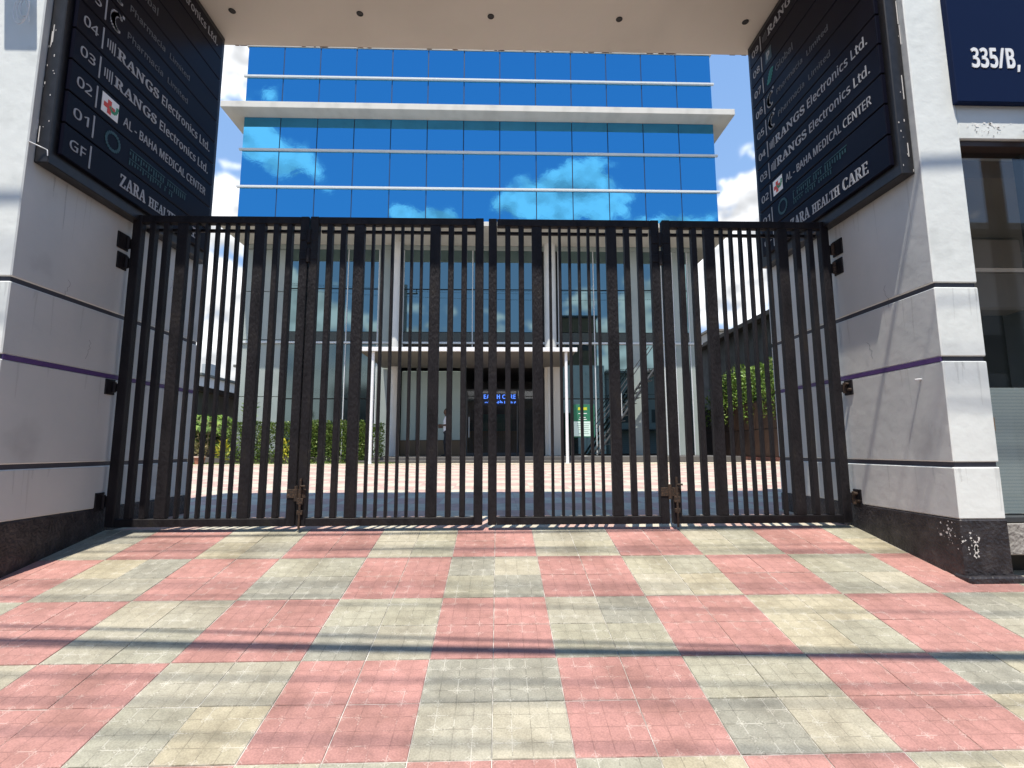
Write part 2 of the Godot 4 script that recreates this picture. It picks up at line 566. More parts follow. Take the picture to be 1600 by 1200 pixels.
# ------------------------------------------------------------------ ground, ramp, court
const RAMP := 0.1902
func ground() -> void:
	var b := MB.new()
	b.quad(Vector3(-450, -1.0, -450), Vector3(450, -1.0, -450), Vector3(450, -1.0, 450), Vector3(-450, -1.0, 450), Vector3.UP)
	struct("ground", b.mesh(), trimat(ntex(20, 0.02, 256, [Color(0.10, 0.09, 0.07), Color(0.16, 0.14, 0.11), Color(0.20, 0.18, 0.14)]), 0.2, 0.95))
	b = MB.new()
	b.box(Vector3(0, -0.93, 8.6), Vector3(120, 0.12, 8.6), 0.0)
	struct("road", b.mesh(), trimat(ntex(21, 0.05, 256, [Color(0.04, 0.04, 0.042), Color(0.055, 0.054, 0.055), Color(0.075, 0.074, 0.073)]), 0.8, 0.9, ntn(22, 0.2, 256, 4.0), 0.6))
	# ramp: a mortar bed that carries the tiles
	b = MB.new()
	b.box(Vector3(0.071, -0.1035, 2.013), Vector3(7.8, 0.2, 4.14), 0.0)
	var ramp := struct("ramp", b.mesh(), trimat(ntex(23, 0.03, 256, [Color(0.20, 0.19, 0.17), Color(0.40, 0.385, 0.34), Color(0.75, 0.73, 0.68), Color(0.8, 0.78, 0.74)]), 1.2, 0.95))
	ramp.rotation.x = RAMP
	var tx := make_tiles()
	var tm := StandardMaterial3D.new()
	tm.albedo_texture = tx[0]
	tm.normal_enabled = true; tm.normal_texture = tx[1]; tm.normal_scale = 0.8
	tm.roughness = 0.78
	tm.detail_enabled = true
	tm.detail_blend_mode = BaseMaterial3D.BLEND_MODE_MUL
	tm.detail_uv_layer = BaseMaterial3D.DETAIL_UV_2
	tm.uv2_triplanar = true; tm.uv2_world_triplanar = true
	tm.uv2_scale = Vector3.ONE * 0.42
	tm.detail_albedo = ntex(61, 0.02, 256, [Color(0.62, 0.60, 0.57), Color(0.86, 0.85, 0.83), Color(1, 1, 1), Color(1, 1, 1)], 5)
	var meshes := []
	for id in 16:
		meshes.append(tile_mesh(id, -0.1488, 0.1488))
	var extra := MB.new()
	for j in range(-2, 12):
		for i in range(-13, 13):
			var x := 0.071 + 0.3 * (i + 0.5)
			var s := 0.543 + 0.3 * (j + 0.5)
			if s < 0.85 and (x < -3.24 or x > 3.1):
				continue
			var bi := floori((i + 1) / 2.0)
			var bj := floori(j / 2.0)
			var red := posmod(bi + bj, 2) == 1
			var id := (8 if red else 0) + rng.randi() % 8
			var turn := (rng.randi() % 4) * PI * 0.5
			var at := Vector3(x, rng.randf_range(-0.0012, 0.0012), s)
			if j >= 9:
				var t := Transform3D(Basis(Vector3.UP, turn), at)
				tile_into(extra, id, -0.1488, 0.1488, t)
				continue
			var o := put("paving_tile", meshes[id], tm, ramp)
			o.transform = Transform3D(Basis(Vector3.UP, turn) * Basis(Vector3(1, 0, 0), rng.randf_range(-0.004, 0.004)) * Basis(Vector3(0, 0, 1), rng.randf_range(-0.004, 0.004)), at)
			if s < 0.85 and x < -3.0:   # the cut tile along the wall
				o.mesh = tile_mesh(id, -0.0, 0.1488)
				o.transform = Transform3D(Basis(), at)
	var ex := put("paving_tiles", extra.mesh(), tm, ramp)
	ex.set_meta("kind", "stuff")
	# courtyard sheet, rising a little towards the building
	b = MB.new()
	var k := 1.0 / 1.2
	for seg in [[-0.062, 0.0, -14.0, 0.185], [-14.0, 0.185, -40.0, 0.185]]:
		var n := Vector3(0, seg[0] - seg[2], seg[3] - seg[1]).normalized()
		b.quad(Vector3(-12, seg[1], seg[0]), Vector3(11, seg[1], seg[0]), Vector3(11, seg[3], seg[2]), Vector3(-12, seg[3], seg[2]), n, Vector2(-12, seg[0]) * k, Vector2(11, seg[0]) * k, Vector2(11, seg[2]) * k, Vector2(-12, seg[2]) * k)
	b.quad(Vector3(-12, 0, -0.062), Vector3(11, 0, -0.062), Vector3(11, -1, -0.062), Vector3(-12, -1, -0.062), Vector3(0, 0, 1))
	var cm := mat(Color(1, 1, 1), 0.8)
	cm.albedo_texture = make_court()
	struct("courtyard", b.mesh(), cm)
	b = MB.new()
	b.box(Vector3(-0.5, 0.172, -12.55), Vector3(23, 0.03, 1.0), 0.004)
	struct("kerb_strip", b.mesh(), mat(lin(0.56, 0.50, 0.38), 0.85))

func tile_into(mb: MB, id: int, x0: float, x1: float, t: Transform3D) -> void:
	var h := 0.1488
	var e := 0.0022
	var d := 0.03
	var cell := Vector2(id % 4, id / 4) * 0.25
	var uv := func(p: Vector3) -> Vector2:
		return cell + Vector2(clamp((p.x / 0.298 + 0.5), 0.004, 0.996), clamp((p.z / 0.298 + 0.5), 0.004, 0.996)) * 0.25
	var o := [Vector3(x0, -e, -h), Vector3(x1, -e, -h), Vector3(x1, -e, h), Vector3(x0, -e, h)]
	var i := [Vector3(x0 + e, 0, -h + e), Vector3(x1 - e, 0, -h + e), Vector3(x1 - e, 0, h - e), Vector3(x0 + e, 0, h - e)]
	mb.quad(t * i[0], t * i[1], t * i[2], t * i[3], t.basis * Vector3.UP, uv.call(i[0]), uv.call(i[1]), uv.call(i[2]), uv.call(i[3]))
	var ns := [Vector3(0, 0, -1), Vector3(1, 0, 0), Vector3(0, 0, 1), Vector3(-1, 0, 0)]
	for k in 4:
		var l := (k + 1) % 4
		mb.quad(t * i[k], t * i[l], t * o[l], t * o[k], t.basis * (ns[k] + Vector3.UP).normalized(), uv.call(i[k]), uv.call(i[l]), uv.call(o[l]), uv.call(o[k]))
		mb.quad(t * o[k], t * o[l], t * (o[l] + Vector3(0, -d, 0)), t * (o[k] + Vector3(0, -d, 0)), t.basis * ns[k], uv.call(o[k]), uv.call(o[l]), uv.call(o[l]), uv.call(o[k]))

func tile_mesh(id: int, x0: float, x1: float) -> ArrayMesh:
	var mb := MB.new()
	tile_into(mb, id, x0, x1, Transform3D())
	return mb.mesh()

# irregular flakes lying 1.5 mm proud of a face
func flakes(mb: MB, o: Vector3, ux: Vector3, uy: Vector3, cnt: int, w: float, h: float, r0: float, r1: float) -> void:
	var n := ux.cross(uy).normalized()
	for i in cnt:
		var c := o + ux * rng.randf_range(-w, w) * rng.randf() + uy * rng.randf_range(-h, h) * rng.randf() + n * 0.0015
		var r := lerpf(r0, r1, pow(rng.randf(), 3.0))
		var pts := []
		var kx := rng.randf_range(0.5, 1.3)
		for k in 8:
			var a := TAU * k / 8
			pts.append(c + (ux * cos(a) * kx + uy * sin(a)) * r * rng.randf_range(0.4, 1.2))
		for k in 8:
			mb.tri(c, pts[k], pts[(k + 1) % 8], n, n, n)

# thin run marks hanging from an edge: o is a point on the edge, ux along it, uy downwards
func streaks(mb: MB, o: Vector3, ux: Vector3, w: float, nrm: Vector3, cnt: int, l0: float, l1: float) -> void:
	for i in cnt:
		var p := o + ux * rng.randf_range(0.0, w) + nrm * (0.0012 + 0.00005 * (i % 12))
		var l := rng.randf_range(l0, l1)
		var h := rng.randf_range(0.003, 0.014)
		var lean := rng.randf_range(-0.012, 0.012)
		var pts := []
		for k in 6:
			var t := k / 5.0
			pts.append([p - Vector3.UP * l * t + ux * (lean * t + rng.randf_range(-0.002, 0.002)), h * (1.0 - t * 0.75) * rng.randf_range(0.6, 1.2)])
		for k in 5:
			mb.quad(pts[k][0] - ux * pts[k][1], pts[k][0] + ux * pts[k][1], pts[k + 1][0] + ux * pts[k + 1][1], pts[k + 1][0] - ux * pts[k + 1][1], nrm)

# ------------------------------------------------------------------ gate pillars and beam
const BANDS := [0.5438, 1.2494, 1.7626]
func gateway() -> void:
	for s in [-1.0, 1.0]:
		var t := thing("gate_pillar", "white gate pillar with three dark grooves left of the gate, carrying a floor directory" if s < 0 else "white gate pillar with sunlit inner face and chipped black base right of the gate", "pillar", Vector3.ZERO, "gate pillars")
		var xo := -4.3 if s < 0 else 3.385
		var lo: float = min(xo, s * 3.08)
		var hi: float = max(xo, s * 3.08)
		var zf := 0.976
		var zb := -1.116
		bx("core", Vector3(lo + 0.012, -1.0, zb + 0.012), Vector3(hi - 0.012, 5.238, zf - 0.012), M.groove, t, 0.0)
		bx("base", Vector3(lo - 0.006, -1.0, zb - 0.006), Vector3(hi + 0.006, 0.195, zf + 0.006), M.plinth, t, 0.01)
		if s > 0:
			bx("base_step", Vector3(3.06, -1.0, 0.9), Vector3(3.43, -0.155, 1.02), M.plinth, t, 0.01)
		var ys := [0.195]
		for h in BANDS:
			ys.append(h - 0.017); ys.append(h + 0.017)
		ys.append(5.238)
		for k in 4:
			var lo3 := Vector3(lo, ys[k * 2] + (0.001 if k == 0 else 0.0), zb)
			var hi3 := Vector3(hi, ys[k * 2 + 1], zf)
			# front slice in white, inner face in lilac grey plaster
			var b := MB.new()
			b.box((lo3 + hi3) * 0.5, hi3 - lo3, 0.006)
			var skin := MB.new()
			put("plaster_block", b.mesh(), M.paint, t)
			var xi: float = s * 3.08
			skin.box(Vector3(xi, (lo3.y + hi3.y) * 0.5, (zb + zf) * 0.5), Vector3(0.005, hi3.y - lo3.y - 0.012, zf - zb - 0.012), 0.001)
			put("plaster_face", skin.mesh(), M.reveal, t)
		var gr := MB.new()
		gr.box(Vector3(s * 3.084, BANDS[1], (zb + zf) * 0.5), Vector3(0.014, 0.032, zf - zb - 0.03), 0.0)
		put("purple_groove", gr.mesh(), M.purple, t)
		# hinge plates on the reveal, near the gate
		var plates := [[2.33, 2.47, 0.125], [2.16, 2.30, 0.11], [1.10, 1.225, 0.10], [0.17, 0.315, 0.09]]
		for p in plates:
			var pl := bx("hinge_plate", Vector3(min(s * 3.083, s * 3.067), p[0], 0.0), Vector3(max(s * 3.083, s * 3.067), p[1], p[2]), M.bar, t, 0.003)
			bx("hinge_strap", Vector3(min(s * 3.03, s * 3.066), p[0] + 0.03, -0.012), Vector3(max(s * 3.03, s * 3.066), p[1] - 0.03, 0.02), M.bar, pl, 0.003)
			var kn := MB.new()
			kn.rod(Vector3(s * 3.058, p[0] + 0.02, 0.025), Vector3(s * 3.058, p[1] - 0.02, 0.025), 0.016, 10)
			if s > 0 and p[0] < 2.0:
				for q in [[0.055, 0.75], [0.085, 0.35]]:
					kn.rod(Vector3(s * 3.07, lerpf(p[0], p[1], q[1]), q[0] * p[2] * 10), Vector3(s * 3.04, lerpf(p[0], p[1], q[1]), q[0] * p[2] * 10), 0.012, 8)
			put("hinge_knuckle", kn.mesh(), M.rust if s > 0 else M.bar, pl)
		var rs := MB.new()
		for h in BANDS:
			streaks(rs, Vector3(s * 3.0775, h - 0.022, -1.0), Vector3(0, 0, 1), 1.9, Vector3(-s, 0, 0), 11, 0.05, 0.34)
			streaks(rs, Vector3(3.09 if s > 0 else -4.2, h - 0.022, zf), Vector3(1, 0, 0), 0.28 if s > 0 else 1.1, Vector3(0, 0, 1), 4 if s > 0 else 12, 0.05, 0.3)
		streaks(rs, Vector3(s * 3.0775, 2.59, -0.9), Vector3(0, 0, 1), 1.75, Vector3(-s, 0, 0), 16, 0.06, 0.5)
		var rm := StandardMaterial3D.new()
		rm.albedo_color = Color(0.27, 0.255, 0.23, 0.09); rm.roughness = 0.9
		rm.transparency = BaseMaterial3D.TRANSPARENCY_ALPHA
		stuffed(put("rain_streaks", rs.mesh(), rm, t))
		# hairline cracks in the plaster
		var hc := MB.new()
		for q in [[1.9, 0.55], [1.5, 0.3], [0.9, -0.35], [2.3, -0.6]]:
			var cpts := PackedVector3Array()
			var cr := PackedFloat32Array()
			var cp := Vector3(s * 3.0776, q[0], q[1])
			for k in 9:
				cpts.append(cp); cr.append(0.0011)
				cp += Vector3(0, rng.randf_range(-0.035, -0.005), rng.randf_range(-0.022, 0.03))
			hc.tube(cpts, cr, 4, false)
		stuffed(put("hairline_cracks", hc.mesh(), M.groove, t))
		var ch := MB.new()
		if s > 0:
			flakes(ch, Vector3(3.13, 0.06, zf + 0.006), Vector3(1, 0, 0), Vector3(0, 1, 0), 34, 0.1, 0.13, 0.002, 0.014)
			flakes(ch, Vector3(3.155, -0.0, zf + 0.006), Vector3(1, 0, 0), Vector3(0, 1, 0), 9, 0.02, 0.045, 0.012, 0.022)
			flakes(ch, Vector3(3.074, 0.09, zf - 0.09), Vector3(0, 0, 1), Vector3(0, 1, 0), 40, 0.1, 0.1, 0.002, 0.012)
			stuffed(put("paint_chips", ch.mesh(), M.chip, t))
			# a thin rust streak below a nail on the lit inner face
			var nl := MB.new()
			nl.rod(Vector3(3.083, 1.135, 0.79), Vector3(3.03, 1.13, 0.79), 0.006, 8)
			put("nail", nl.mesh(), M.white_metal, t)
	var bm := thing("gateway_beam", "wide pale concrete beam spanning both gate pillars overhead", "beam")
	bx("slab", Vector3(-4.35, 5.238, -1.116), Vector3(3.43, 5.66, 1.16), M.soffit, bm, 0.012)
	var st := MB.new()
	for i in 34:
		var x := rng.randf_range(-3.0, 3.0)
		st.box(Vector3(x, 5.2365, -1.106), Vector3(rng.randf_range(0.01, 0.09), 0.007, 0.012 * rng.randf_range(0.4, 1.0)), 0.002)
	stuffed(put("drip_edge_crust", st.mesh(), mat(lin(0.26, 0.18, 0.14), 0.9), bm))
	for x in [-2.71, -1.375, 0.013, 1.394, 2.77]:
		var r := MB.new()
		for k in 20:
			var a := TAU * k / 20
			var a2 := TAU * (k + 1) / 20
			var d := Vector3(cos(a), 0, sin(a))
			var d2 := Vector3(cos(a2), 0, sin(a2))
			var c := Vector3(x, 5.2365, -0.64)
			r.quad(c + d * 0.026, c + d2 * 0.026, c + d2 * 0.03 + Vector3.DOWN * 0.006, c + d * 0.03 + Vector3.DOWN * 0.006, (Vector3.DOWN - d).normalized())
			r.quad(c + d * 0.03 + Vector3.DOWN * 0.006, c + d2 * 0.03 + Vector3.DOWN * 0.006, c + d2 * 0.036, c + d * 0.036, (Vector3.DOWN + d).normalized())
			r.tri(c + Vector3.UP * 0.0005, c + d * 0.027, c + d2 * 0.027, Vector3.DOWN, Vector3.DOWN, Vector3.DOWN)
		put("downlight", r.mesh(), M.dark, bm)

# ------------------------------------------------------------------ shop to the right
func shop_front() -> void:
	var t := thing("shop_building", "white shop wall with tall glass window right of the gate pillar", "shop")
	var z := 0.97
	bx("wall", Vector3(3.388, 2.845, -1.1), Vector3(7.5, 6.4, z), M.paint, t, 0.006)
	bx("wall", Vector3(5.6, -1.0, -1.1), Vector3(7.5, 2.845, z), M.paint, t, 0.006)
	bx("lintel", Vector3(3.388, 2.80, 0.80), Vector3(5.6, 2.843, 0.95), mat(lin(0.05, 0.03, 0.025), 0.5), t, 0.003)
	var fr := bx("window_frame", Vector3(3.388, 0.17, 0.83), Vector3(3.40, 2.80, 0.90), M.alu_dark, t, 0.002)
	bx("mullion", Vector3(3.94, 0.17, 0.80), Vector3(3.98, 2.80, 0.86), M.alu_dark, fr, 0.002)
	bx("window_rail", Vector3(3.40, 1.90, 0.82), Vector3(5.6, 1.93, 0.85), mat(lin(0.30, 0.27, 0.24), 0.5), fr, 0.002)
	bx("pane", Vector3(3.40, 0.205, 0.866), Vector3(5.6, 2.80, 0.874), M.pane, t, 0.0)
	var film := mat(Color(1, 1, 1), 0.35)
	var im := Image.create(4, 64, false, Image.FORMAT_RGB8)
	for y in 64:
		for x in 4:
			im.set_pixel(x, y, (Color(0.50, 0.60, 0.61) if y % 16 < 10 else Color(0.42, 0.52, 0.535)).linear_to_srgb())
	film.albedo_texture = ImageTexture.create_from_image(im)
	film.uv1_triplanar = true; film.uv1_scale = Vector3(1, 11, 1)
	bx("privacy_film", Vector3(3.41, 0.215, 0.852), Vector3(5.59, 1.065, 0.862), film, t, 0.0)
	bx("sticker", Vector3(3.43, 0.77, 0.8625), Vector3(3.50, 0.86, 0.8645), mat(lin(0.55, 0.40, 0.27), 0.5), t, 0.0)
	bx("sill_rail", Vector3(3.395, 0.17, 0.80), Vector3(5.6, 0.205, 0.955), M.alu_dark, t, 0.003)
	bx("sill", Vector3(3.392, -0.035, 0.70), Vector3(5.6, 0.165, 0.962), M.concrete, t, 0.006)
	bx("plinth", Vector3(3.392, -1.0, 0.5), Vector3(5.6, -0.037, 0.82), M.dark, t, 0.0)
	bx("floor_slab", Vector3(3.388, -0.6, -1.1), Vector3(5.6, 0.15, 0.69), M.concrete, t, 0.0)
	bx("back_wall", Vector3(3.388, 0.15, -1.1), Vector3(5.6, 2.84, -1.0), mat(lin(0.07, 0.06, 0.05), 0.8), t, 0.0)
	bx("side_wall", Vector3(3.388, 0.15, -1.0), Vector3(3.40, 2.84, 0.70), mat(lin(0.08, 0.078, 0.085), 0.8), t, 0.0)
	bx("ceiling", Vector3(3.40, 2.70, -1.0), Vector3(5.6, 2.84, 0.70), mat(lin(0.4, 0.36, 0.31), 0.8), t, 0.0)
	bx("partition", Vector3(3.62, 0.15, -0.5), Vector3(4.6, 1.95, -0.4), mat(lin(0.05, 0.05, 0.05), 0.7), t, 0.0)
	bx("display_board", Vector3(3.62, 1.97, -0.6), Vector3(5.2, 2.68, -0.35), mat(lin(0.62, 0.54, 0.46), 0.7), t, 0.02)
	bx("post", Vector3(3.83, -0.6, 1.0), Vector3(3.92, 2.90, 1.08), M.bar, t, 0.006)
	# address board
	var a := thing("address_board", "dark blue board with a white street number on the shop wall", "sign", Vector3(3.36, 3.098, 0.99))
	bx("panel", Vector3(0.0, 0.0, -0.02), Vector3(2.6, 1.5, 0.03), M.navy, a, 0.004)
	var f := SystemFont.new()
	f.font_names = PackedStringArray(["Droid Sans"]); f.font_weight = 700
	text("335/B,", f, 0.355, 0.185, M.letter_white, a, "lettering", Vector3(0.135, 0.235, 0.032), 0.0, 0.006)
	# old plaster scars along the lintel
	var ch := MB.new()
	flakes(ch, Vector3(3.62, 2.96, z + 0.001), Vector3(1, 0, 0), Vector3(0, 1, 0), 26, 0.28, 0.05, 0.004, 0.028)
	stuffed(put("plaster_scars", ch.mesh(), mat(lin(0.86, 0.86, 0.84), 0.9), t))
	ch = MB.new()
	flakes(ch, Vector3(3.6, 2.9, z + 0.0015), Vector3(1, 0, 0), Vector3(0, 1, 0), 22, 0.25, 0.06, 0.002, 0.008)
	stuffed(put("plaster_pits", ch.mesh(), mat(lin(0.22, 0.21, 0.2), 0.9), t))

# ------------------------------------------------------------------ the office building
func office() -> void:
	var t := thing("office_building", "office block with blue mirror glass floors behind the gate", "building")
	var zg := -15.2
	var x0 := -10.22
	var pw := 19.29 / 13.0
	var x1 := x0 + 19.29
	bx("body", Vector3(x0 + 0.05, 9.0, -30.0), Vector3(x1 - 0.05, 17.2, zg - 0.03), M.joint, t, 0.0)
	bx("side_wall", Vector3(x0, 9.0, -30.0), Vector3(x0 + 0.049, 17.2, zg - 0.06), M.wall_white, t, 0.0)
	bx("side_wall", Vector3(x1 - 0.049, 9.0, -30.0), Vector3(x1, 17.2, zg - 0.06), M.wall_white, t, 0.0)
	bx("parapet", Vector3(x0 - 0.06, 17.2, -30.0), Vector3(x1 + 0.06, 17.36, zg + 0.05), M.slab, t, 0.01)
	var rows := [[9.3, 11.02], [11.08, 12.6], [12.66, 14.05], [14.32, 15.82], [15.88, 17.2]]
	for r in rows:
		for k in 13:
			var pmb := MB.new()
			var ax := x0 + pw * k + 0.016
			var bxx := x0 + pw * (k + 1) - 0.016
			pmb.box(Vector3.ZERO, Vector3(bxx - ax, r[1] - r[0] - 0.006, 0.024), 0.003)
			var o := put("glass_pane", pmb.mesh(), M.glass_blue, t)
			o.transform = Transform3D(Basis(Vector3.UP, rng.randf_range(-0.0045, 0.0045)) * Basis(Vector3(1, 0, 0), rng.randf_range(-0.003, 0.003)), Vector3((ax + bxx) * 0.5, (r[0] + r[1]) * 0.5, zg))
	for k in range(1, 13):
		for seg in [[9.3, 14.04], [14.32, 17.2]]:
			bx("mullion", Vector3(x0 + pw * k - 0.011, seg[0], zg - 0.03), Vector3(x0 + pw * k + 0.011, seg[1], zg + 0.006), M.joint, t, 0.0)
	for h in [11.05, 12.63, 15.85]:
		bx("transom", Vector3(x0 - 0.09, h - 0.042, zg - 0.01), Vector3(x1 + 0.09, h + 0.042, zg + 0.09), M.alu, t, 0.008)
	bx("canopy_slab", Vector3(x0 - 0.62, 14.05, zg - 3.0), Vector3(x1 + 0.62, 14.31, zg + 0.65), M.slab, t, 0.012)
	# slab over the double height ground floor
	var zw := -15.85
	bx("canopy_slab", Vector3(x0 - 0.08, 8.93, -30.0), Vector3(x1 + 0.06, 9.11, -13.93), M.slab, t, 0.012)
	# ground floor
	var fl := 0.39
	var zp := zw + 0.02
	bx("plinth", Vector3(-10.6, 0.0, -30.0), Vector3(8.5, fl, -13.1), mat(lin(0.10, 0.095, 0.09), 0.5), t, 0.01)
	bx("plinth_step", Vector3(-4.9, 0.0, -13.098), Vector3(3.2, 0.275, -12.8), mat(lin(0.09, 0.085, 0.08), 0.5), t, 0.008)
	bx("inner_wall", Vector3(-10.1, fl, -30.0), Vector3(-3.95, 8.92, zw - 0.06), M.dark, t, 0.0)
	bx("inner_wall", Vector3(1.9, fl, -30.0), Vector3(8.35, 8.92, zw - 0.06), M.dark, t, 0.0)
	bx("inner_wall", Vector3(-3.95, 3.9, -30.0), Vector3(1.9, 8.92, zw - 0.06), M.dark, t, 0.0)
	bx("lobby_back_wall", Vector3(-3.95, fl, -30.0), Vector3(1.9, 3.9, -20.2), mat(lin(0.05, 0.05, 0.055), 0.5), t, 0.0)
	bx("header", Vector3(-10.12, 8.73, zw - 0.05), Vector3(8.38, 8.925, zw + 0.06), M.clad, t, 0.01)
	# pale cladding at the left end
	var py := [fl + 0.002, 2.7, 4.98, 6.95, 8.725]
	for k in 4:
		for c in 2:
			bx("cladding_panel", Vector3(-10.12 + c * 0.83, py[k] + 0.012, zw - 0.05), Vector3(-10.12 + c * 0.83 + 0.815, py[k + 1] - 0.012, zw + 0.02), M.clad, t, 0.006)
	# glazing bays: [x from, x to, panes]
	for bay in [[-8.45, -4.72, 3], [-3.72, 1.86, 4], [2.56, 5.45, 2], [5.95, 6.45, 1], [6.82, 7.28, 1], [7.62, 7.9, 1]]:
		var w: float = (bay[1] - bay[0]) / bay[2]
		for k in bay[2]:
			var a: float = bay[0] + w * k
			for r in [[5.32, 7.06], [7.10, 8.725]]:
				bx("window_pane", Vector3(a + 0.02, r[0], zp - 0.03), Vector3(a + w - 0.02, r[1], zp), M.glass_teal, t, 0.002)
			bx("spandrel_panel", Vector3(a + 0.01, 4.93, zp - 0.04), Vector3(a + w - 0.01, 5.30, zp + 0.006), M.spandrel, t, 0.003)
			if bay[0] > -3.8 and bay[0] < 1.0:
				continue
			for r in [[fl + 0.06, 2.6], [2.64, 4.80]]:
				bx("window_pane", Vector3(a + 0.02, r[0], zp - 0.03), Vector3(a + w - 0.02, r[1], zp), M.glass_grey if bay[0] < 2.0 or bay[0] > 6.0 else M.glass_teal, t, 0.002)
		for k in range(0, bay[2] + 1):
			bx("window_mullion", Vector3(bay[0] + w * k - 0.018, fl if bay[0] < -4.0 or bay[0] > 2.0 else 3.98, zp - 0.04), Vector3(bay[0] + w * k + 0.018, 8.725, zp + 0.03), M.alu, t, 0.004)
	bx("ledge", Vector3(-10.12, 4.82, zw - 0.02), Vector3(8.38, 4.90, zw + 0.10), M.alu, t, 0.006)
	for s in [[-4.70, -4.22], [5.47, 5.93], [6.47, 6.80], [7.30, 7.60], [7.92, 8.36]]:
		bx("pilaster", Vector3(s[0], fl, zw - 0.05), Vector3(s[1], 8.728, zw + 0.05), M.clad, t, 0.01)
	for cx in [-3.97, 2.20]:
		var cmb := MB.new()
		cmb.rod(Vector3(cx, fl, zw + 0.22), Vector3(cx, 8.93, zw + 0.22), 0.235, 28)
		put("round_column", cmb.mesh(), M.wall_white, t)
	# entrance canopy with two slim posts
	bx("entrance_canopy", Vector3(-4.45, 3.84, zw + 0.1), Vector3(2.68, 3.93, -12.28), mat(lin(0.13, 0.12, 0.105), 0.7), t, 0.004)
	bx("entrance_canopy_edge", Vector3(-4.49, 3.835, -12.279), Vector3(2.72, 3.97, -12.20), M.white_metal, t, 0.006)
	for x in [-4.0, 2.36]:
		var pm := MB.new()
		pm.rod(Vector3(x, 0.15, -12.36), Vector3(x, 3.84, -12.36), 0.05, 14)
		pm.rod(Vector3(x, 0.15, -12.36), Vector3(x, 0.20, -12.36), 0.10, 14)
		put("canopy_post", pm.mesh(), M.white_metal, t)
	# entrance: frosted panes over a brown base, piers, glass doors
	for k in 4:
		var a := -3.70 + 0.62 * k
		bx("frosted_pane", Vector3(a, 1.0, zp - 0.03), Vector3(a + 0.58, 3.72, zp), M.frost, t, 0.003)
		bx("base_panel", Vector3(a - 0.01, fl, zp - 0.04), Vector3(a + 0.60, 0.985, zp + 0.02), M.brown, t, 0.004)
		bx("pane_mullion", Vector3(a + 0.58, 1.0, zp - 0.04), Vector3(a + 0.62, 3.84, zp + 0.02), M.alu_dark, t, 0.003)
	for s in [[1.93, 2.12, 0.10], [2.28, 2.62, 0.16]]:
		bx("entrance_pier", Vector3(s[0], fl, zw + 0.3), Vector3(s[1], 3.84, zw + 0.3 + s[2]), M.cream, t, 0.008)
	for k in 3:
		var a := -1.15 + k * 1.0
		var d := bx("door", Vector3(a, fl + 0.01, zp - 0.06), Vector3(a + 0.05, 3.0, zp), M.alu_dark, t, 0.004)
		bx("door_rail", Vector3(a + 0.05, 2.93, zp - 0.06), Vector3(a + 0.98, 3.0, zp), M.alu_dark, d, 0.003)
		bx("door_rail", Vector3(a + 0.05, fl + 0.01, zp - 0.06), Vector3(a + 0.98, fl + 0.12, zp), M.alu_dark, d, 0.003)
		bx("door_glass", Vector3(a + 0.05, fl + 0.12, zp - 0.035), Vector3(a + 0.98, 2.93, zp - 0.025), M.pane, d, 0.0)
		var hd := MB.new()
		hd.rod(Vector3(a + 0.12, 1.1, zp + 0.04), Vector3(a + 0.12, 1.9, zp + 0.04), 0.016, 8)
		put("door_handle", hd.mesh(), M.alu, d)
	bx("reception_desk", Vector3(-1.6, fl, -19.2), Vector3(1.0, 1.45, -18.6), M.brown, t, 0.01)
	bx("wall_panel", Vector3(-0.75, 0.9, -20.19), Vector3(0.75, 2.3, -20.15), mat(lin(0.03, 0.13, 0.10), 0.4), t, 0.0)
	# LED sign over the doors
	var led := thing("led_sign", "blue lit letter sign hanging above the dark entrance doors", "sign", Vector3(0.09, 2.36, -15.72))
	var glow := mat(lin(0.2, 0.35, 0.8), 0.5)
	glow.emission_enabled = true; glow.emission = Color(0.25, 0.5, 1.0); glow.emission_energy_multiplier = 0.9
	bx("sign_box", Vector3(-0.78, -0.02, -0.03), Vector3(0.78, 0.46, 0.0), mat(lin(0.004, 0.006, 0.02), 0.3), led, 0.004)
	var f := SystemFont.new()
	f.font_names = PackedStringArray(["Droid Sans"]); f.font_weight = 700
	text("HEALTH CARE", f, 1.42, 0.17, glow, led, "lettering", Vector3(-0.71, 0.25, 0.003), 0.0)
	var dots := MB.new()
	for i in 34:
		if i % 9 == 4 or rng.randf() < 0.15:
			continue
		dots.box(Vector3(-0.70 + i * 0.0425, 0.11 + rng.randf_range(-0.03, 0.03), 0.004), Vector3(0.028, rng.randf_range(0.03, 0.11), 0.004))
	stuffed(put("small_lettering", dots.mesh(), glow, led))
	var ll := OmniLight3D.new()
	ll.name = "sign_light"
	ll.light_color = Color(0.35, 0.55, 1.0); ll.light_energy = 0.05; ll.omni_range = 12.0; ll.omni_attenuation = 2.0; ll.light_size = 0.3
	ll.shadow_enabled = true
	ll.position = Vector3(0, 0.22, 0.12)
	led.add_child(ll)
	# notice stand beside the right canopy post
	var ns := thing("notice_stand", "green and white notice board on a slim post beside the canopy", "notice board", Vector3(3.10, 0.39, -13.7))
	var pm2 := MB.new()
	pm2.rod(Vector3(0, 0.0, 0), Vector3(0, 0.66, 0), 0.03, 10)
	pm2.rod(Vector3(0, 0.0, 0), Vector3(0, 0.02, 0), 0.16, 14)
	put("post", pm2.mesh(), M.cream, ns)
	bx("board", Vector3(-0.42, 0.66, -0.02), Vector3(0.42, 1.82, 0.02), mat(lin(0.02, 0.16, 0.09), 0.5), ns, 0.005)
	bx("sheet", Vector3(-0.38, 0.70, 0.0205), Vector3(0.38, 1.22, 0.024), mat(lin(0.62, 0.80, 0.74), 0.6), ns, 0.0)
	bx("yellow_band", Vector3(-0.16, 1.62, 0.0205), Vector3(0.16, 1.72, 0.024), mat(lin(0.50, 0.55, 0.03), 0.6), ns, 0.0)
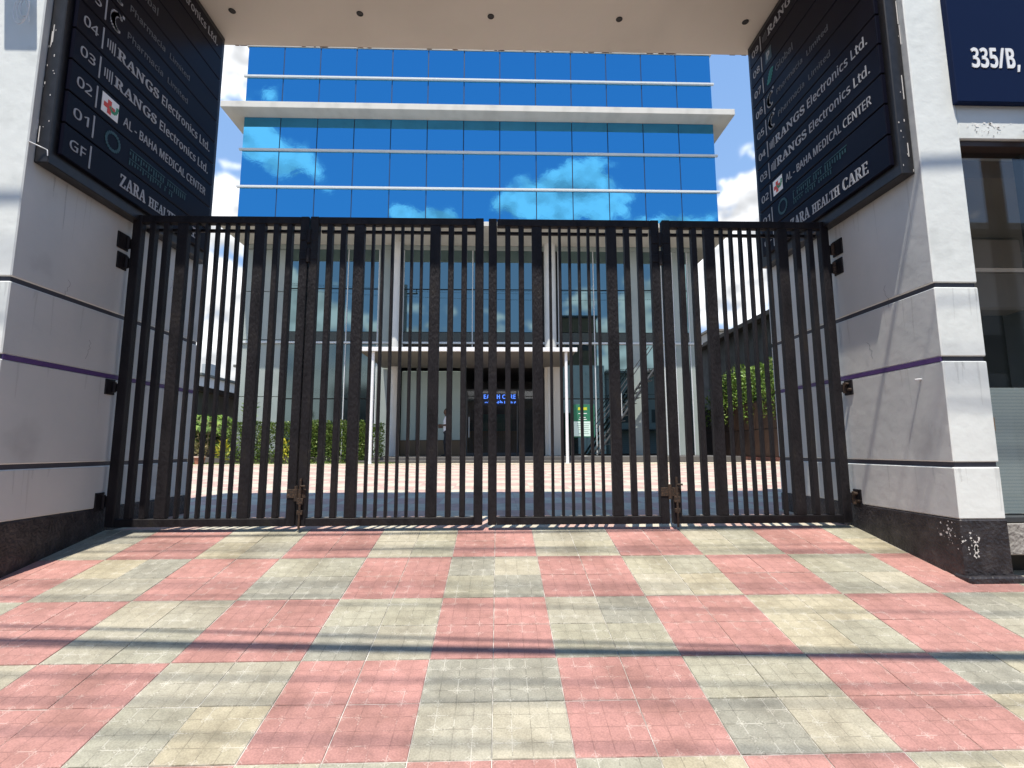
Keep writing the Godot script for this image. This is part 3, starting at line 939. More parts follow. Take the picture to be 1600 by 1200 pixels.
	var tl := MB.new()
	for q in [[1.50, 0.15], [1.36, 0.11], [1.29, 0.14]]:
		tl.box(Vector3(0, q[0], 0.022), Vector3(q[1] * 2.0, 0.025, 0.003))
	stuffed(put("print_lines", tl.mesh(), M.letter_white, ns))
	tl = MB.new()
	for i in 6:
		tl.box(Vector3(rng.randf_range(-0.08, 0.08), 1.14 - i * 0.07, 0.026), Vector3(rng.randf_range(0.25, 0.5), 0.014, 0.002))
	stuffed(put("print_lines", tl.mesh(), mat(lin(0.12, 0.25, 0.2), 0.6), ns))
	# dark steel stair seen at the right end of the front
	var stt := thing("steel_staircase", "black open steel stair climbing in front of the right glass bay", "staircase", Vector3(3.75, 0.39, -14.9))
	var sm := MB.new()
	for zz in [-0.45, 0.45]:
		sm.rod(Vector3(0, 0.05, zz), Vector3(2.3, 3.35, zz), 0.045, 6)
		sm.rod(Vector3(0, 1.0, zz), Vector3(2.3, 4.25, zz), 0.02, 6)
	put("stringer", sm.mesh(), M.alu_dark, stt)
	for k in 15:
		bx("tread", Vector3(0.06 + k * 0.15, 0.2 + k * 0.215, -0.42), Vector3(0.32 + k * 0.15, 0.225 + k * 0.215, 0.42), mat(lin(0.06, 0.06, 0.06), 0.5), stt, 0.002)
	for k in 6:
		var rb := MB.new()
		rb.rod(Vector3(0.1 + k * 0.42, 0.2 + k * 0.6, 0.45), Vector3(0.1 + k * 0.42, 1.14 + k * 0.594, 0.45), 0.014, 6)
		put("baluster", rb.mesh(), M.alu, stt)

# ------------------------------------------------------------------ the folding gate
func gate() -> void:
	var base := Node3D.new()
	var parts := []   # x from, x to, depth
	# stile, two slim bars, broad bar, six narrow bars, broad bar, two slim bars, stile
	var x := 0.0
	var add := func(w: float, gap: float, dp: float, called: String) -> void:
		parts.append([x, w, dp, called])
	var W := 1.492
	var stile := 0.072
	var gap := 0.0705
	var mid := 0.046
	var broad := 0.088
	var thin := 0.022
	var lay := [[stile, 0.065, "stile"], [mid, 0.06, "bar"], [mid, 0.06, "bar"], [broad, 0.06, "broad_bar"]]
	var total := stile * 2 + mid * 4 + broad * 2 + thin * 6 + gap * 6
	var g2 := (W - total) / 7.0
	var seq := [["stile", stile], ["gap", gap], ["bar", mid], ["gap", gap], ["bar", mid], ["gap", gap], ["broad_bar", broad]]
	for k in 6:
		seq.append(["gap", g2]); seq.append(["narrow_bar", thin])
	seq.append(["gap", g2])
	seq.append_array([["broad_bar", broad], ["gap", gap], ["bar", mid], ["gap", gap], ["bar", mid], ["gap", gap], ["stile", stile]])
	var xs := [-3.03, -1.525, 0.012, 1.534]
	var labels := ["black barred gate leaf hung on the left pillar", "black barred gate leaf second from left, meeting the centre gap", "black barred gate leaf third from left, meeting the centre gap", "black barred gate leaf hung on the right pillar"]
	var bar_meshes := {}
	for l in 4:
		var t := thing("gate_leaf", labels[l], "gate", Vector3(xs[l], 0.0, rng.randf_range(-0.004, 0.004)), "leaves of the folding gate")
		var px := 0.0
		for q in seq:
			if q[0] != "gap":
				var dp: float = 0.065 if q[0] == "stile" else (0.05 if q[0] == "narrow_bar" else 0.058)
				var y0 := 0.042 if q[0] == "stile" else 0.1055
				var y1 := 2.652 if q[0] == "stile" else 2.5845
				if not bar_meshes.has(q[0]):
					var b := MB.new()
					b.box(Vector3(0, (y0 + y1) * 0.5, 0), Vector3(q[1], y1 - y0, dp), 0.004)
					bar_meshes[q[0]] = b.mesh()
				var o := put(q[0], bar_meshes[q[0]], M.bar, t)
				o.position = Vector3(px + q[1] * 0.5, 0, rng.randf_range(-0.0015, 0.0015))
				o.rotation = Vector3(0, 0, rng.randf_range(-0.0006, 0.0006))
			px += q[1]
		bx("top_rail", Vector3(stile + 0.0005, 2.586, -0.0305), Vector3(W - stile - 0.0005, 2.65, 0.0305), M.bar, t, 0.004)
		bx("bottom_rail", Vector3(stile + 0.0005, 0.042, -0.0305), Vector3(W - stile - 0.0005, 0.104, 0.0305), M.bar, t, 0.004)
		# back stiffener angle under the top rail
		bx("stiffener", Vector3(stile, 2.535, -0.062), Vector3(W - stile, 2.56, -0.034), M.bar, t, 0.002)
		# weld beads and dust where bars meet the rails
		if l % 2 == 0:
			for hy in [2.30, 2.47, 0.30]:
				var h := MB.new()
				h.rod(Vector3(W + 0.006, hy - 0.06, 0.036), Vector3(W + 0.006, hy + 0.06, 0.036), 0.019 if hy > 1.0 else 0.015, 12)
				h.box(Vector3(W - 0.035, hy, 0.036), Vector3(0.07, 0.07, 0.006), 0.002)
				h.box(Vector3(W + 0.048, hy, 0.036), Vector3(0.07, 0.07, 0.006), 0.002)
				if l == 0 or hy < 1.0 or l == 2:
					put("hinge", h.mesh(), M.rust if hy < 1.0 else M.bar, t)
		if l == 1 or l == 3:
			var bo := MB.new()
			bo.rod(Vector3(0.03, 0.02, 0.045), Vector3(0.03, 0.42, 0.045), 0.010, 8)
			bo.box(Vector3(0.03, 0.24, 0.042), Vector3(0.05, 0.05, 0.02), 0.003)
			bo.box(Vector3(0.03, 0.15, 0.040), Vector3(0.045, 0.035, 0.02), 0.003)
			bo.rod(Vector3(0.03, 0.36, 0.05), Vector3(0.075, 0.36, 0.06), 0.008, 8)
			put("drop_bolt", bo.mesh(), M.rust, t)
	base.free()

# ------------------------------------------------------------------ floor directories
func sign_boards() -> void:
	var sans := SystemFont.new()
	sans.font_names = PackedStringArray(["Droid Sans"])
	var sansb := SystemFont.new()
	sansb.font_names = PackedStringArray(["Droid Sans"]); sansb.font_weight = 700
	var serif := SystemFont.new()
	serif.font_names = PackedStringArray(["Droid Serif"]); serif.font_weight = 700
	for s in [-1.0, 1.0]:
		var t := thing("floor_directory", "dark floor directory with ten lettered slats, on the shaded left pillar" if s < 0 else "dark floor directory with ten lettered slats, on the right pillar", "sign", Vector3(s * 3.08, 2.60, 0.0), "floor directories")
		# local frame: y from 2.60, x inwards
		var face: float = -s * 0.10
		var lo: float = min(0.003 * -s, face)
		var hi: float = max(0.003 * -s, face)
		bx("frame", Vector3(lo, 0.0, -1.02), Vector3(hi, 2.637, 0.925), M.sign_frame, t, 0.006)
		for k in 10:
			var f0: float = face - s * 0.001
			var f1: float = -s * 0.135
			var y0 := 0.09 + 0.245 * k
			bx("sign_slat", Vector3(min(f0, f1), y0 + 0.005, -0.92), Vector3(max(f0, f1), min(y0 + 0.24, 2.637), 0.87), M.slat, t, 0.004)
		var yaw := PI * 0.5 if s < 0 else -PI * 0.5
		var P := func(d: float, y: float) -> Vector3:   # d: distance from where the reading starts
			return Vector3(-s * 0.137, y, 0.87 - d if s < 0 else -0.92 + d)
		var names := ["GF", "01", "02", "03", "04", "05", "06", "07", "08", "09"]
		for k in 10:
			var y: float = 0.09 + 0.245 * k + 0.085
			text(names[k], sans, 0.135 if k else 0.14, 0.075, M.letter, t, "floor_number", P.call(0.055, y), yaw)
			bx("divider", P.call(0.235, y - 0.05) - Vector3(0.002, 0, 0.006), P.call(0.235, y + 0.125) + Vector3(0.002, 0, 0.006), M.letter, t, 0.0)
			match k:
				0:
					text("ZARA", serif, 0.30, 0.105, M.letter, t, "lettering", P.call(0.54, y - 0.02), yaw)
					text("HEALTH", serif, 0.37, 0.085, M.letter, t, "lettering", P.call(0.88, y - 0.02), yaw)
					text("CARE", serif, 0.29, 0.10, M.letter, t, "lettering", P.call(1.29, y - 0.02), yaw)
				1:
					var mb := MB.new()
					for row in 2:
						for i in 24 - row * 6:
							if rng.randf() < 0.14:
								continue
							var d := 0.62 + i * 0.032
							var hh := rng.randf_range(0.02, 0.06) * (1.0 - row * 0.25)
							mb.box(P.call(d, y + 0.07 - row * 0.075 - hh * 0.3), Vector3(0.003, hh, 0.014))
							mb.box(P.call(d + 0.008, y + 0.095 - row * 0.08), Vector3(0.003, 0.008, 0.028))
					stuffed(put("small_lettering", mb.mesh(), M.letter_teal, t))
					var lg := MB.new()
					for i in 20:
						var a := TAU * i / 20.0
						lg.box(P.call(0.43 + cos(a) * 0.07, y + 0.04 + sin(a) * 0.07), Vector3(0.003, 0.022, 0.022))
					put("emblem", lg.mesh(), M.letter_teal, t)
				2:
					var lg := bx("emblem", P.call(0.285 if s < 0 else 0.285, y - 0.03).min(P.call(0.455, y + 0.125)) - Vector3(0.001, 0, 0), P.call(0.285, y - 0.03).max(P.call(0.455, y + 0.125)) + Vector3(0.001, 0, 0), M.letter_white, t, 0.0)
					var cr := MB.new()
					cr.box(P.call(0.36, y + 0.04) - Vector3(s * 0.002, 0, 0), Vector3(0.004, 0.11, 0.036))
					cr.box(P.call(0.36, y + 0.04) - Vector3(s * 0.002, 0, 0), Vector3(0.0042, 0.036, 0.11))
					put("cross", cr.mesh(), mat(lin(0.62, 0.05, 0.03), 0.5), lg)
					cr = MB.new()
					for i in 7:
						var a := 0.6 + i * 0.42
						cr.box(P.call(0.40 - cos(a) * 0.04, y + 0.075 - sin(a) * 0.055) - Vector3(s * 0.003, 0, 0), Vector3(0.004, 0.02, 0.02))
					put("ring", cr.mesh(), mat(lin(0.04, 0.30, 0.15), 0.5), lg)
					text("AL - BAHA MEDICAL CENTER", sans, 1.16, 0.075, M.letter, t, "lettering", P.call(0.515, y + 0.0), yaw)
				3, 4, 9:
					var mb := MB.new()
					for i in 4:
						mb.box(P.call(0.285 + i * 0.024, y + 0.04), Vector3(0.003, 0.07 + i * 0.012, 0.009), 0.0)
					put("emblem", mb.mesh(), M.letter_dim if k == 9 else M.letter, t)
					text("RANGS", serif, 0.50, 0.085, M.letter, t, "lettering", P.call(0.385, y), yaw)
					text("Electronics Ltd.", sans, 0.76, 0.09, M.letter, t, "lettering", P.call(0.93, y), yaw)
				5, 6:
					var mb := MB.new()
					for i in 15:
						var a := 1.0 + i * 0.29
						var th := 0.012 + 0.018 * sin(PI * i / 14.0)
						mb.box(P.call(0.36 + cos(a) * 0.055, y + 0.035 + sin(a) * 0.065), Vector3(0.003, th * 1.6, th * 1.6))
					mb.box(P.call(0.41, y + 0.125), Vector3(0.003, 0.022, 0.022))
					put("emblem", mb.mesh(), M.letter, t)
					text("Pharmacia", sans, 0.44, 0.06, M.letter_dim, t, "lettering", P.call(0.47, y), yaw)
					text("Limited", sans, 0.30, 0.058, M.letter_dim, t, "lettering", P.call(0.98, y), yaw)
				7:
					var mb := MB.new()
					for i in 9:
						var q := i / 8.0
						mb.box(P.call(0.32 + q * 0.11, y - 0.01 + q * 0.10), Vector3(0.003, 0.02 + 0.09 * sin(PI * q), 0.02))
					put("emblem", mb.mesh(), mat(lin(0.03, 0.22, 0.20), 0.5), t)
					text("Global", sans, 0.30, 0.075, M.letter_dim, t, "lettering", P.call(0.48, y), yaw)
				8:
					var mb := bx("emblem", P.call(0.31, y - 0.03).min(P.call(0.43, y + 0.11)) - Vector3(0.001, 0, 0), P.call(0.31, y - 0.03).max(P.call(0.43, y + 0.11)) + Vector3(0.001, 0, 0), mat(lin(0.02, 0.05, 0.06), 0.4), t, 0.0)
					text("P", sansb, 0.055, 0.085, M.letter, t, "lettering", P.call(0.34, y) - Vector3(s * 0.002, 0, 0), yaw)
		var ch := MB.new()
		for i in 13:
			ch.box(Vector3(rng.randf_range(0.01, 0.095) * -s, rng.randf_range(0.02, 1.8), 0.9262), Vector3(rng.randf_range(0.002, 0.007), rng.randf_range(0.004, 0.022), 0.002), 0.0)
		for i in 4:
			ch.box(Vector3(-s * rng.randf_range(0.003, 0.04), rng.randf_range(0.1, 1.3), 0.9262), Vector3(0.006, rng.randf_range(0.06, 0.2), 0.002), 0.0)
		stuffed(put("paint_scuffs", ch.mesh(), M.chip, t))
	# wire tie at the lower front corner
	var w := MB.new()
	w.tube(PackedVector3Array([Vector3(-3.075, 2.72, 0.975), Vector3(-3.02, 2.70, 0.945), Vector3(-2.985, 2.685, 0.932), Vector3(-2.98, 2.645, 0.93)]), PackedFloat32Array([0.004, 0.004, 0.004, 0.003]), 6)
	tag(put("wire_tie", w.mesh(), M.white_metal), "short pale wire tied at the lower corner of the left floor directory", "wire")

# ------------------------------------------------------------------ street: pole, cables, floodlight
func street_things() -> void:
	var p := thing("utility_pole", "concrete street pole carrying overhead cables, mirrored in the ground floor glass", "pole", Vector3(-7.6, -0.9, 5.6))
	var m := MB.new()
	m.rod(Vector3(0, 0, 0), Vector3(0, 15.2, 0), 0.2, 14, 0.13)
	put("shaft", m.mesh(), M.concrete, p)
	bx("crossarm", Vector3(-1.0, 14.4, -0.06), Vector3(1.0, 14.52, 0.06), M.alu_dark, p, 0.01)
	bx("crossarm", Vector3(-0.6, 7.0, -0.05), Vector3(0.6, 7.1, 0.05), M.alu_dark, p, 0.01)
	for x in [-0.9, 0.0, 0.9]:
		var i := MB.new()
		i.rod(Vector3(x, 14.52, 0), Vector3(x, 14.85, 0), 0.05, 8, 0.03)
		put("insulator", i.mesh(), M.brown, p)
	# [height at the middle, z at x=0, slope of z with x, radius]
	var cs := [[4.7, 3.52, 0.054, 0.023], [4.7, 3.552, 0.050, 0.012], [4.72, 3.455, 0.075, 0.011], [6.1, 4.30, 0.045, 0.008], [6.6, 4.62, 0.03, 0.007], [6.4, 3.72, 0.055, 0.007], [5.9, 3.38, 0.02, 0.006], [6.3, 2.93, 0.015, 0.007], [6.0, 2.62, -0.01, 0.006], [6.5, 2.46, -0.02, 0.02], [6.8, 4.95, 0.06, 0.008], [13.8, 5.6, 0.02, 0.012], [13.8, 6.2, 0.03, 0.012], [13.0, 5.3, 0.05, 0.012]]
	cs.sort_custom(func(a, b): return a[1] < b[1])
	for k in cs.size():
		var q = cs[k]
		var pts := PackedVector3Array()
		var rr := PackedFloat32Array()
		for i in 41:
			var x := -30.0 + 1.5 * i
			pts.append(Vector3(x, q[0] + 0.0016 * x * x, q[1] + q[2] * x)); rr.append(q[3])
		m = MB.new()
		m.tube(pts, rr, 8, false)
		tag(put("overhead_cable", m.mesh(), M.cable), "%s black overhead cable, %s from the gate" % ["thick" if q[3] > 0.015 else "thin", ["nearest", "second", "third", "fourth", "fifth", "sixth", "seventh", "eighth", "ninth", "tenth", "eleventh", "twelfth", "thirteenth", "farthest"][k]], "cable", "overhead street cables")
	# floodlight high on the left pillar, its shadow falls on the white front
	var f := thing("floodlight", "small flat floodlight on an arm high on the left pillar front", "lamp", Vector3(-3.33, 4.13, 0.976))
	m = MB.new()
	m.box(Vector3(0.03, 0.08, 0.20), Vector3(0.22, 0.02, 0.30), 0.006, Transform3D(Basis(Vector3(1, 0, 0), -0.2), Vector3.ZERO))
	put("lamp_housing", m.mesh(), M.alu_dark, f)
	m = MB.new()
	m.rod(Vector3(0.0, 0.02, 0.0), Vector3(0.0, 0.02, 0.12), 0.015, 8)
	put("arm", m.mesh(), M.alu_dark, f)
	m = MB.new()
	for l in 3:
		var pts := PackedVector3Array()
		var rr := PackedFloat32Array()
		for i in 15:
			var a := TAU * i / 14.0 + l
			pts.append(Vector3(-3.19 + cos(a) * (0.03 + 0.01 * l), 3.70 + sin(a) * (0.07 + 0.02 * l) - l * 0.02, 1.0 + 0.012 * l)); rr.append(0.0035)
		m.tube(pts, rr, 6, false)
	m.tube(PackedVector3Array([Vector3(-3.18, 4.6, 0.985), Vector3(-3.185, 4.2, 0.985), Vector3(-3.2, 3.8, 1.0), Vector3(-3.16, 3.6, 0.99)]), PackedFloat32Array([0.005, 0.005, 0.005, 0.004]), 6)
	tag(put("wire_coil", m.mesh(), M.white_metal), "tangled loop of pale wire hanging on the left pillar front", "wire")
	# building across the street, seen only mirrored
	var b := thing("brown_building", "tall brown building across the street, mirrored in the right ground floor glass", "building", Vector3(8.4, -1.0, 15.0))
	bx("wall", Vector3(-1.8, 0, 0), Vector3(1.8, 15.0, 6.0), mat(lin(0.22, 0.16, 0.10), 0.8), b, 0.02)
	bx("roof", Vector3(-1.95, 15.0, -0.15), Vector3(1.95, 15.25, 6.1), M.alu_dark, b, 0.02)
	for r in 4:
		for c in 2:
			bx("window", Vector3(-1.3 + c * 1.5, 2.0 + r * 3.2, -0.03), Vector3(-0.1 + c * 1.5, 3.6 + r * 3.2, 0.0), M.alu_dark, b, 0.0)

# ------------------------------------------------------------------ the far side of the street (seen mirrored)
func far_side() -> void:
	for q in [[-16.0, -3.5, 7.5, Color(0.34, 0.33, 0.31), "grey shop house across the street with wide roller shutters, the left one"], [-3.0, 5.8, 6.2, Color(0.30, 0.24, 0.20), "low tan shop house across the street with roller shutters, between two taller ones"], [11.0, 22.0, 9.0, Color(0.36, 0.35, 0.33), "tall grey shop house across the street with roller shutters, the right one"]]:
		var t := thing("shop_house", q[4], "building", Vector3(q[0], -0.9, 14.2), "shop houses across the street")
		var w: float = q[1] - q[0]
		bx("wall", Vector3(0, 0, 0), Vector3(w, q[2], 9), mat((q[3] as Color).linear_to_srgb(), 0.85), t, 0.02)
		bx("roof_edge", Vector3(-0.2, q[2], -0.5), Vector3(w + 0.2, q[2] + 0.25, 9.2), M.concrete, t, 0.02)
		bx("awning", Vector3(0.1, 3.3, -1.4), Vector3(w - 0.1, 3.42, 0.0), M.alu_dark, t, 0.01)
		var n := int(w / 3.2)
		for k in n:
			var x0: float = 0.3 + k * w / n
			var sh := bx("roller_shutter", Vector3(x0, 0.2, -0.04), Vector3(x0 + w / n - 0.6, 3.1, -0.01), mat(lin(0.20, 0.21, 0.23), 0.5), t, 0.0)
			for r in 14:
				bx("shutter_slat", Vector3(x0, 0.3 + r * 0.2, -0.055), Vector3(x0 + w / n - 0.6, 0.42 + r * 0.2, -0.041), mat(lin(0.24, 0.25, 0.27), 0.5), sh, 0.0)
			bx("window", Vector3(x0 + 0.4, 4.1, -0.03), Vector3(x0 + w / n - 1.0, 5.4, 0.0), M.alu_dark, t, 0.0)
	var tr := thing("street_tree", "small leafy street tree on the far side of the road, mirrored in the shop glass", "tree", Vector3(7.4, -0.9, 12.6))
	var st := MB.new()
	st.tube(PackedVector3Array([Vector3(0, 0, 0), Vector3(0.05, 1.4, 0), Vector3(-0.05, 3.0, 0.1)]), PackedFloat32Array([0.14, 0.11, 0.08]), 10)
	for k in 5:
		var a := TAU * k / 5
		st.rod(Vector3(-0.03, 2.6, 0.07), Vector3(cos(a) * 0.9, 4.0, sin(a) * 0.9), 0.05, 6, 0.02)
	put("trunk", st.mesh(), M.bark, tr)
	var bl := []
	for k in 9:
		bl.append([Vector3(rng.randf_range(-0.9, 0.9), 4.0 + rng.randf_range(-0.6, 0.9), rng.randf_range(-0.9, 0.9)), Vector3.ONE * rng.randf_range(0.5, 0.75), false])
	stuffed(put("crown", foliage(bl, 700.0, 0.2, 0.1, [Color(0.07, 0.13, 0.03), Color(0.10, 0.17, 0.04)]), M.leaf, tr))

# ------------------------------------------------------------------ planting and boundary walls
func garden() -> void:
	var G := [Color(0.085, 0.15, 0.022), Color(0.12, 0.19, 0.03), Color(0.05, 0.10, 0.018), Color(0.15, 0.20, 0.05)]
	var LG := [Color(0.16, 0.28, 0.04), Color(0.12, 0.23, 0.035), Color(0.22, 0.32, 0.07), Color(0.08, 0.15, 0.025)]
	var Y := [Color(0.50, 0.46, 0.03), Color(0.36, 0.36, 0.03), Color(0.16, 0.22, 0.03)]
	# hedge
	var h := thing("hedge", "clipped green hedge along the foot of the left glass bay", "hedge", Vector3(-6.4, 0.18, -13.0))
	var bxs := []
	for k in 9:
		bxs.append([Vector3(-2.2 + k * 0.55, 0.70 + rng.randf_range(-0.03, 0.03), -0.3 + rng.randf_range(-0.04, 0.04)), Vector3(0.36, 0.70 + rng.randf_range(-0.06, 0.05), 0.34), true])
	var fo := put("foliage", foliage(bxs, 9000.0, 0.075, 0.042, G), M.leaf, h)
	fo.set_meta("kind", "stuff")
	var stem := MB.new()
	for k in 14:
		stem.rod(Vector3(-2.3 + k * 0.35, 0, -0.3), Vector3(-2.3 + k * 0.35 + rng.randf_range(-0.08, 0.08), 0.9, -0.3), 0.014, 6)
	put("stems", stem.mesh(), M.bark, h)
	var grass := MB.new()
	grass.colored = true
	for i in 3600:
		var p := Vector3(rng.randf_range(-11.6, -3.2), 0.17, rng.randf_range(-12.95, -12.45))
		grass.col = (G[rng.randi() % 4] as Color) * 1.15
		var l := rng.randf_range(0.03, 0.09)
		var d := Vector3(rng.randf_range(-0.5, 0.5), 1, rng.randf_range(-0.5, 0.5)).normalized()
		grass.leaf(p, d, d.cross(Vector3(rng.randf_range(-1, 1), 0, rng.randf_range(-1, 1))).normalized(), l, 0.012, 0.01)
	var gs := put("grass_strip", grass.mesh(), M.leaf)
	gs.set_meta("kind", "stuff")
	tag(gs, "short green grass strip at the foot of the hedge", "grass")
	# yellow leaved crotons in front of the hedge
	for q in [[-8.75, 0.62, "yellow leaved shrub at the left end of the hedge"], [-6.75, 0.66, "yellow leaved shrub before the middle of the hedge, taller than its neighbour"], [-6.28, 0.5, "small yellow leaved shrub right of the taller yellow one"]]:
		var c := thing("croton_shrub", q[2], "shrub", Vector3(q[0], 0.18, -12.55), "yellow leaved shrubs before the hedge")
		var f := put("foliage", foliage([[Vector3(0, q[1] * 0.62, 0), Vector3(0.2, q[1] * 0.5, 0.17), false]], 5200.0, 0.17, 0.055, Y, 0.9), M.leaf, c)
		f.set_meta("kind", "stuff")
		var st := MB.new()
		st.rod(Vector3.ZERO, Vector3(0, q[1] * 0.5, 0), 0.014, 6)
		put("stem", st.mesh(), M.bark, c)
	var tp := thing("tall_shrub", "bright green upright plant rising above the hedge", "shrub", Vector3(-8.25, 0.18, -13.2))
	var tf := put("foliage", foliage([[Vector3(0, 1.68, 0), Vector3(0.2, 0.42, 0.2), false], [Vector3(0, 1.0, 0), Vector3(0.14, 0.5, 0.14), false]], 3800.0, 0.2, 0.08, LG, 1.2), M.leaf, tp)
	tf.set_meta("kind", "stuff")
	var ts := MB.new()
	ts.rod(Vector3.ZERO, Vector3(0, 1.7, 0), 0.02, 6)
	put("stem", ts.mesh(), M.bark, tp)
	# palms and shrubs at the left end
	for q in [[Vector3(-11.2, 0.18, -13.9), 1.75, 1.5, "broad leaved palm beside the left boundary wall, the nearest of the group"], [Vector3(-10.75, 0.18, -14.9), 1.5, 1.3, "leafy palm between the boundary wall and the pale cladding"], [Vector3(-11.6, 0.18, -16.4), 2.2, 1.5, "taller palm farther back beside the left boundary wall"]]:
		var pl := thing("palm_plant", q[3], "palm", q[0], "palms by the left boundary wall")
		var mb := MB.new()
		mb.colored = true
		fronds(mb, Vector3(0, q[1] * 0.62, 0), 15, q[2], 0.5, LG)
		fronds(mb, Vector3(0, q[1] * 0.40, 0), 12, q[2] * 0.8, 0.42, G)
		put("fronds", mb.mesh(), M.leaf, pl)
		var tk := MB.new()
		tk.rod(Vector3.ZERO, Vector3(0, q[1] * 0.66, 0), 0.07, 8, 0.05)
		put("trunk", tk.mesh(), M.bark, pl)
	var BR := [Color(0.15, 0.15, 0.05), Color(0.20, 0.17, 0.07), Color(0.09, 0.10, 0.03), Color(0.26, 0.21, 0.10)]
	for q in [[Vector3(-9.9, 0.18, -13.6), 0.85, "twiggy olive brown shrub before the pale cladding", BR, 0.5], [Vector3(-10.9, 0.18, -12.9), 0.62, "low grey green shrub left of the twiggy one", G, 0.45]]:
		var c := thing("twiggy_shrub", q[2], "shrub", q[0], "")
		var f := put("foliage", foliage([[Vector3(0, q[1], 0), Vector3(q[4], q[1] * 0.85, 0.35), false]], 2300.0, 0.08, 0.035, q[3]), M.leaf, c)
		f.set_meta("kind", "stuff")
		var st := MB.new()
		for k in 7:
			var a := TAU * k / 7
			st.rod(Vector3(cos(a) * 0.05, 0, sin(a) * 0.05), Vector3(cos(a) * 0.3, q[1] * 1.4, sin(a) * 0.22), 0.012, 6, 0.005)
		put("stems", st.mesh(), M.bark, c)
	var RD := [Color(0.30, 0.02, 0.06), Color(0.20, 0.02, 0.05), Color(0.16, 0.08, 0.04)]
	for q in [[Vector3(-10.72, 0.17, -12.3), 0.15, 0.2, lin(0.10, 0.075, 0.06), "red leaved plant in a brown pot at the left end", RD, "brown"], [Vector3(-10.35, 0.17, -12.35), 0.12, 0.22, lin(0.01, 0.09, 0.08), "green plant in a dark green pot", G, "green"], [Vector3(-9.45, 0.17, -12.5), 0.17, 0.26, lin(0.26, 0.10, 0.06), "pale trimmed plant in a terracotta pot with light rim", BR, "terracotta"]]:
		var c := thing("potted_plant", q[4], "potted plant", q[0], "pots by the left planting bed")
		var pm := MB.new()
		pm.tube(PackedVector3Array([Vector3(0, 0, 0), Vector3(0, q[2], 0)]), PackedFloat32Array([q[1] * 0.72, q[1]]), 16)
		var pot := put("pot", pm.mesh(), mat(q[3], 0.7), c)
		pm = MB.new()
		pm.tube(PackedVector3Array([Vector3(0, q[2] - 0.03, 0), Vector3(0, q[2] + 0.015, 0)]), PackedFloat32Array([q[1] * 1.08, q[1] * 1.1]), 16)
		put("rim", pm.mesh(), mat(q[3] if q[6] != "terracotta" else lin(0.55, 0.42, 0.34), 0.7), pot)
		var f := put("foliage", foliage([[Vector3(0, q[2] + 0.22, 0), Vector3(0.2, 0.22, 0.18), false]], 4200.0, 0.14, 0.045, q[5], 0.9), M.leaf, c)
		f.set_meta("kind", "stuff")
	# left boundary wall with dark coping
	var lw := thing("boundary_wall", "grey boundary wall with dark sloping roof edge left of the courtyard", "wall", Vector3(-12.2, 0.0, -20.0))
	bx("wall", Vector3(-0.12, -1.0, -10), Vector3(0.0, 3.0, 8.0), mat(lin(0.14, 0.15, 0.155), 0.8), lw, 0.0)
	bx("coping", Vector3(-0.7, 3.0, -10), Vector3(0.25, 3.22, 8.0), mat(lin(0.03, 0.022, 0.02), 0.6), lw, 0.01)
	# far buildings on the left
	var fb := thing("distant_house", "pale far house with a flat roof ledge seen past the left wall", "house", Vector3(-32.6, 0, -52))
	bx("wall", Vector3(-2.0, 0, -4), Vector3(1.9, 8.3, 3), mat(lin(0.55, 0.58, 0.60), 0.8), fb, 0.02)
	bx("roof", Vector3(-2.3, 8.3, -4.2), Vector3(2.2, 8.55, 3.4), mat(lin(0.12, 0.14, 0.14), 0.8), fb, 0.02)
	bx("roof_tank", Vector3(-0.4, 8.55, -2), Vector3(0.6, 10.2, -1), mat(lin(0.40, 0.44, 0.46), 0.8), fb, 0.02)
	for r in 2:
		bx("window", Vector3(-1.2, 2.6 + r * 3.0, 3.0), Vector3(-0.1, 3.9 + r * 3.0, 3.04), M.alu_dark, fb, 0.0)
	var fb2 := thing("distant_block", "grey far apartment block with dark windows beside the office building", "building", Vector3(-30.6, 0, -58))
	bx("wall", Vector3(-1.2, 0, -6), Vector3(4.0, 10.6, 0), mat(lin(0.36, 0.37, 0.36), 0.8), fb2, 0.02)
	bx("roof", Vector3(-1.4, 10.6, -6.2), Vector3(4.2, 10.9, 0.3), mat(lin(0.16, 0.16, 0.15), 0.8), fb2, 0.02)
	bx("roof_room", Vector3(-0.2, 10.9, -3), Vector3(2.4, 12.6, -0.6), mat(lin(0.48, 0.47, 0.44), 0.8), fb2, 0.02)
	for r in 3:
		for c in 2:
			var w := bx("window", Vector3(-0.6 + c * 1.7, 2.2 + r * 2.8, 0.0), Vector3(0.4 + c * 1.7, 3.9 + r * 2.8, 0.05), M.alu_dark, fb2, 0.0)
			bx("window_sill", Vector3(-0.7 + c * 1.7, 2.05 + r * 2.8, 0.0), Vector3(0.5 + c * 1.7, 2.2 + r * 2.8, 0.18), mat(lin(0.5, 0.5, 0.48), 0.8), w, 0.0)
	# right boundary: brown wall of panels, shrubs above it, long shed behind
	var rw := thing("brown_panel_wall", "dark brown panelled boundary wall right of the courtyard", "wall", Vector3(10.2, 0.0, -20.0))
	bx("wall", Vector3(0.03, -1.0, -10), Vector3(0.3, 2.5, 9.0), mat(lin(0.035, 0.024, 0.018), 0.8), rw, 0.0)
	bx("footing", Vector3(-0.1, 0.0, -10), Vector3(0.028, 0.32, 9.0), mat(lin(0.16, 0.07, 0.055), 0.8), rw, 0.01)
	for k in 12:
		for r in 2:
			bx("panel", Vector3(0.0, 0.34 + r * 1.06, -9.9 + k * 1.57), Vector3(0.029, 1.36 + r * 1.06, -8.37 + k * 1.57), trim_brown(k + r), rw, 0.006)
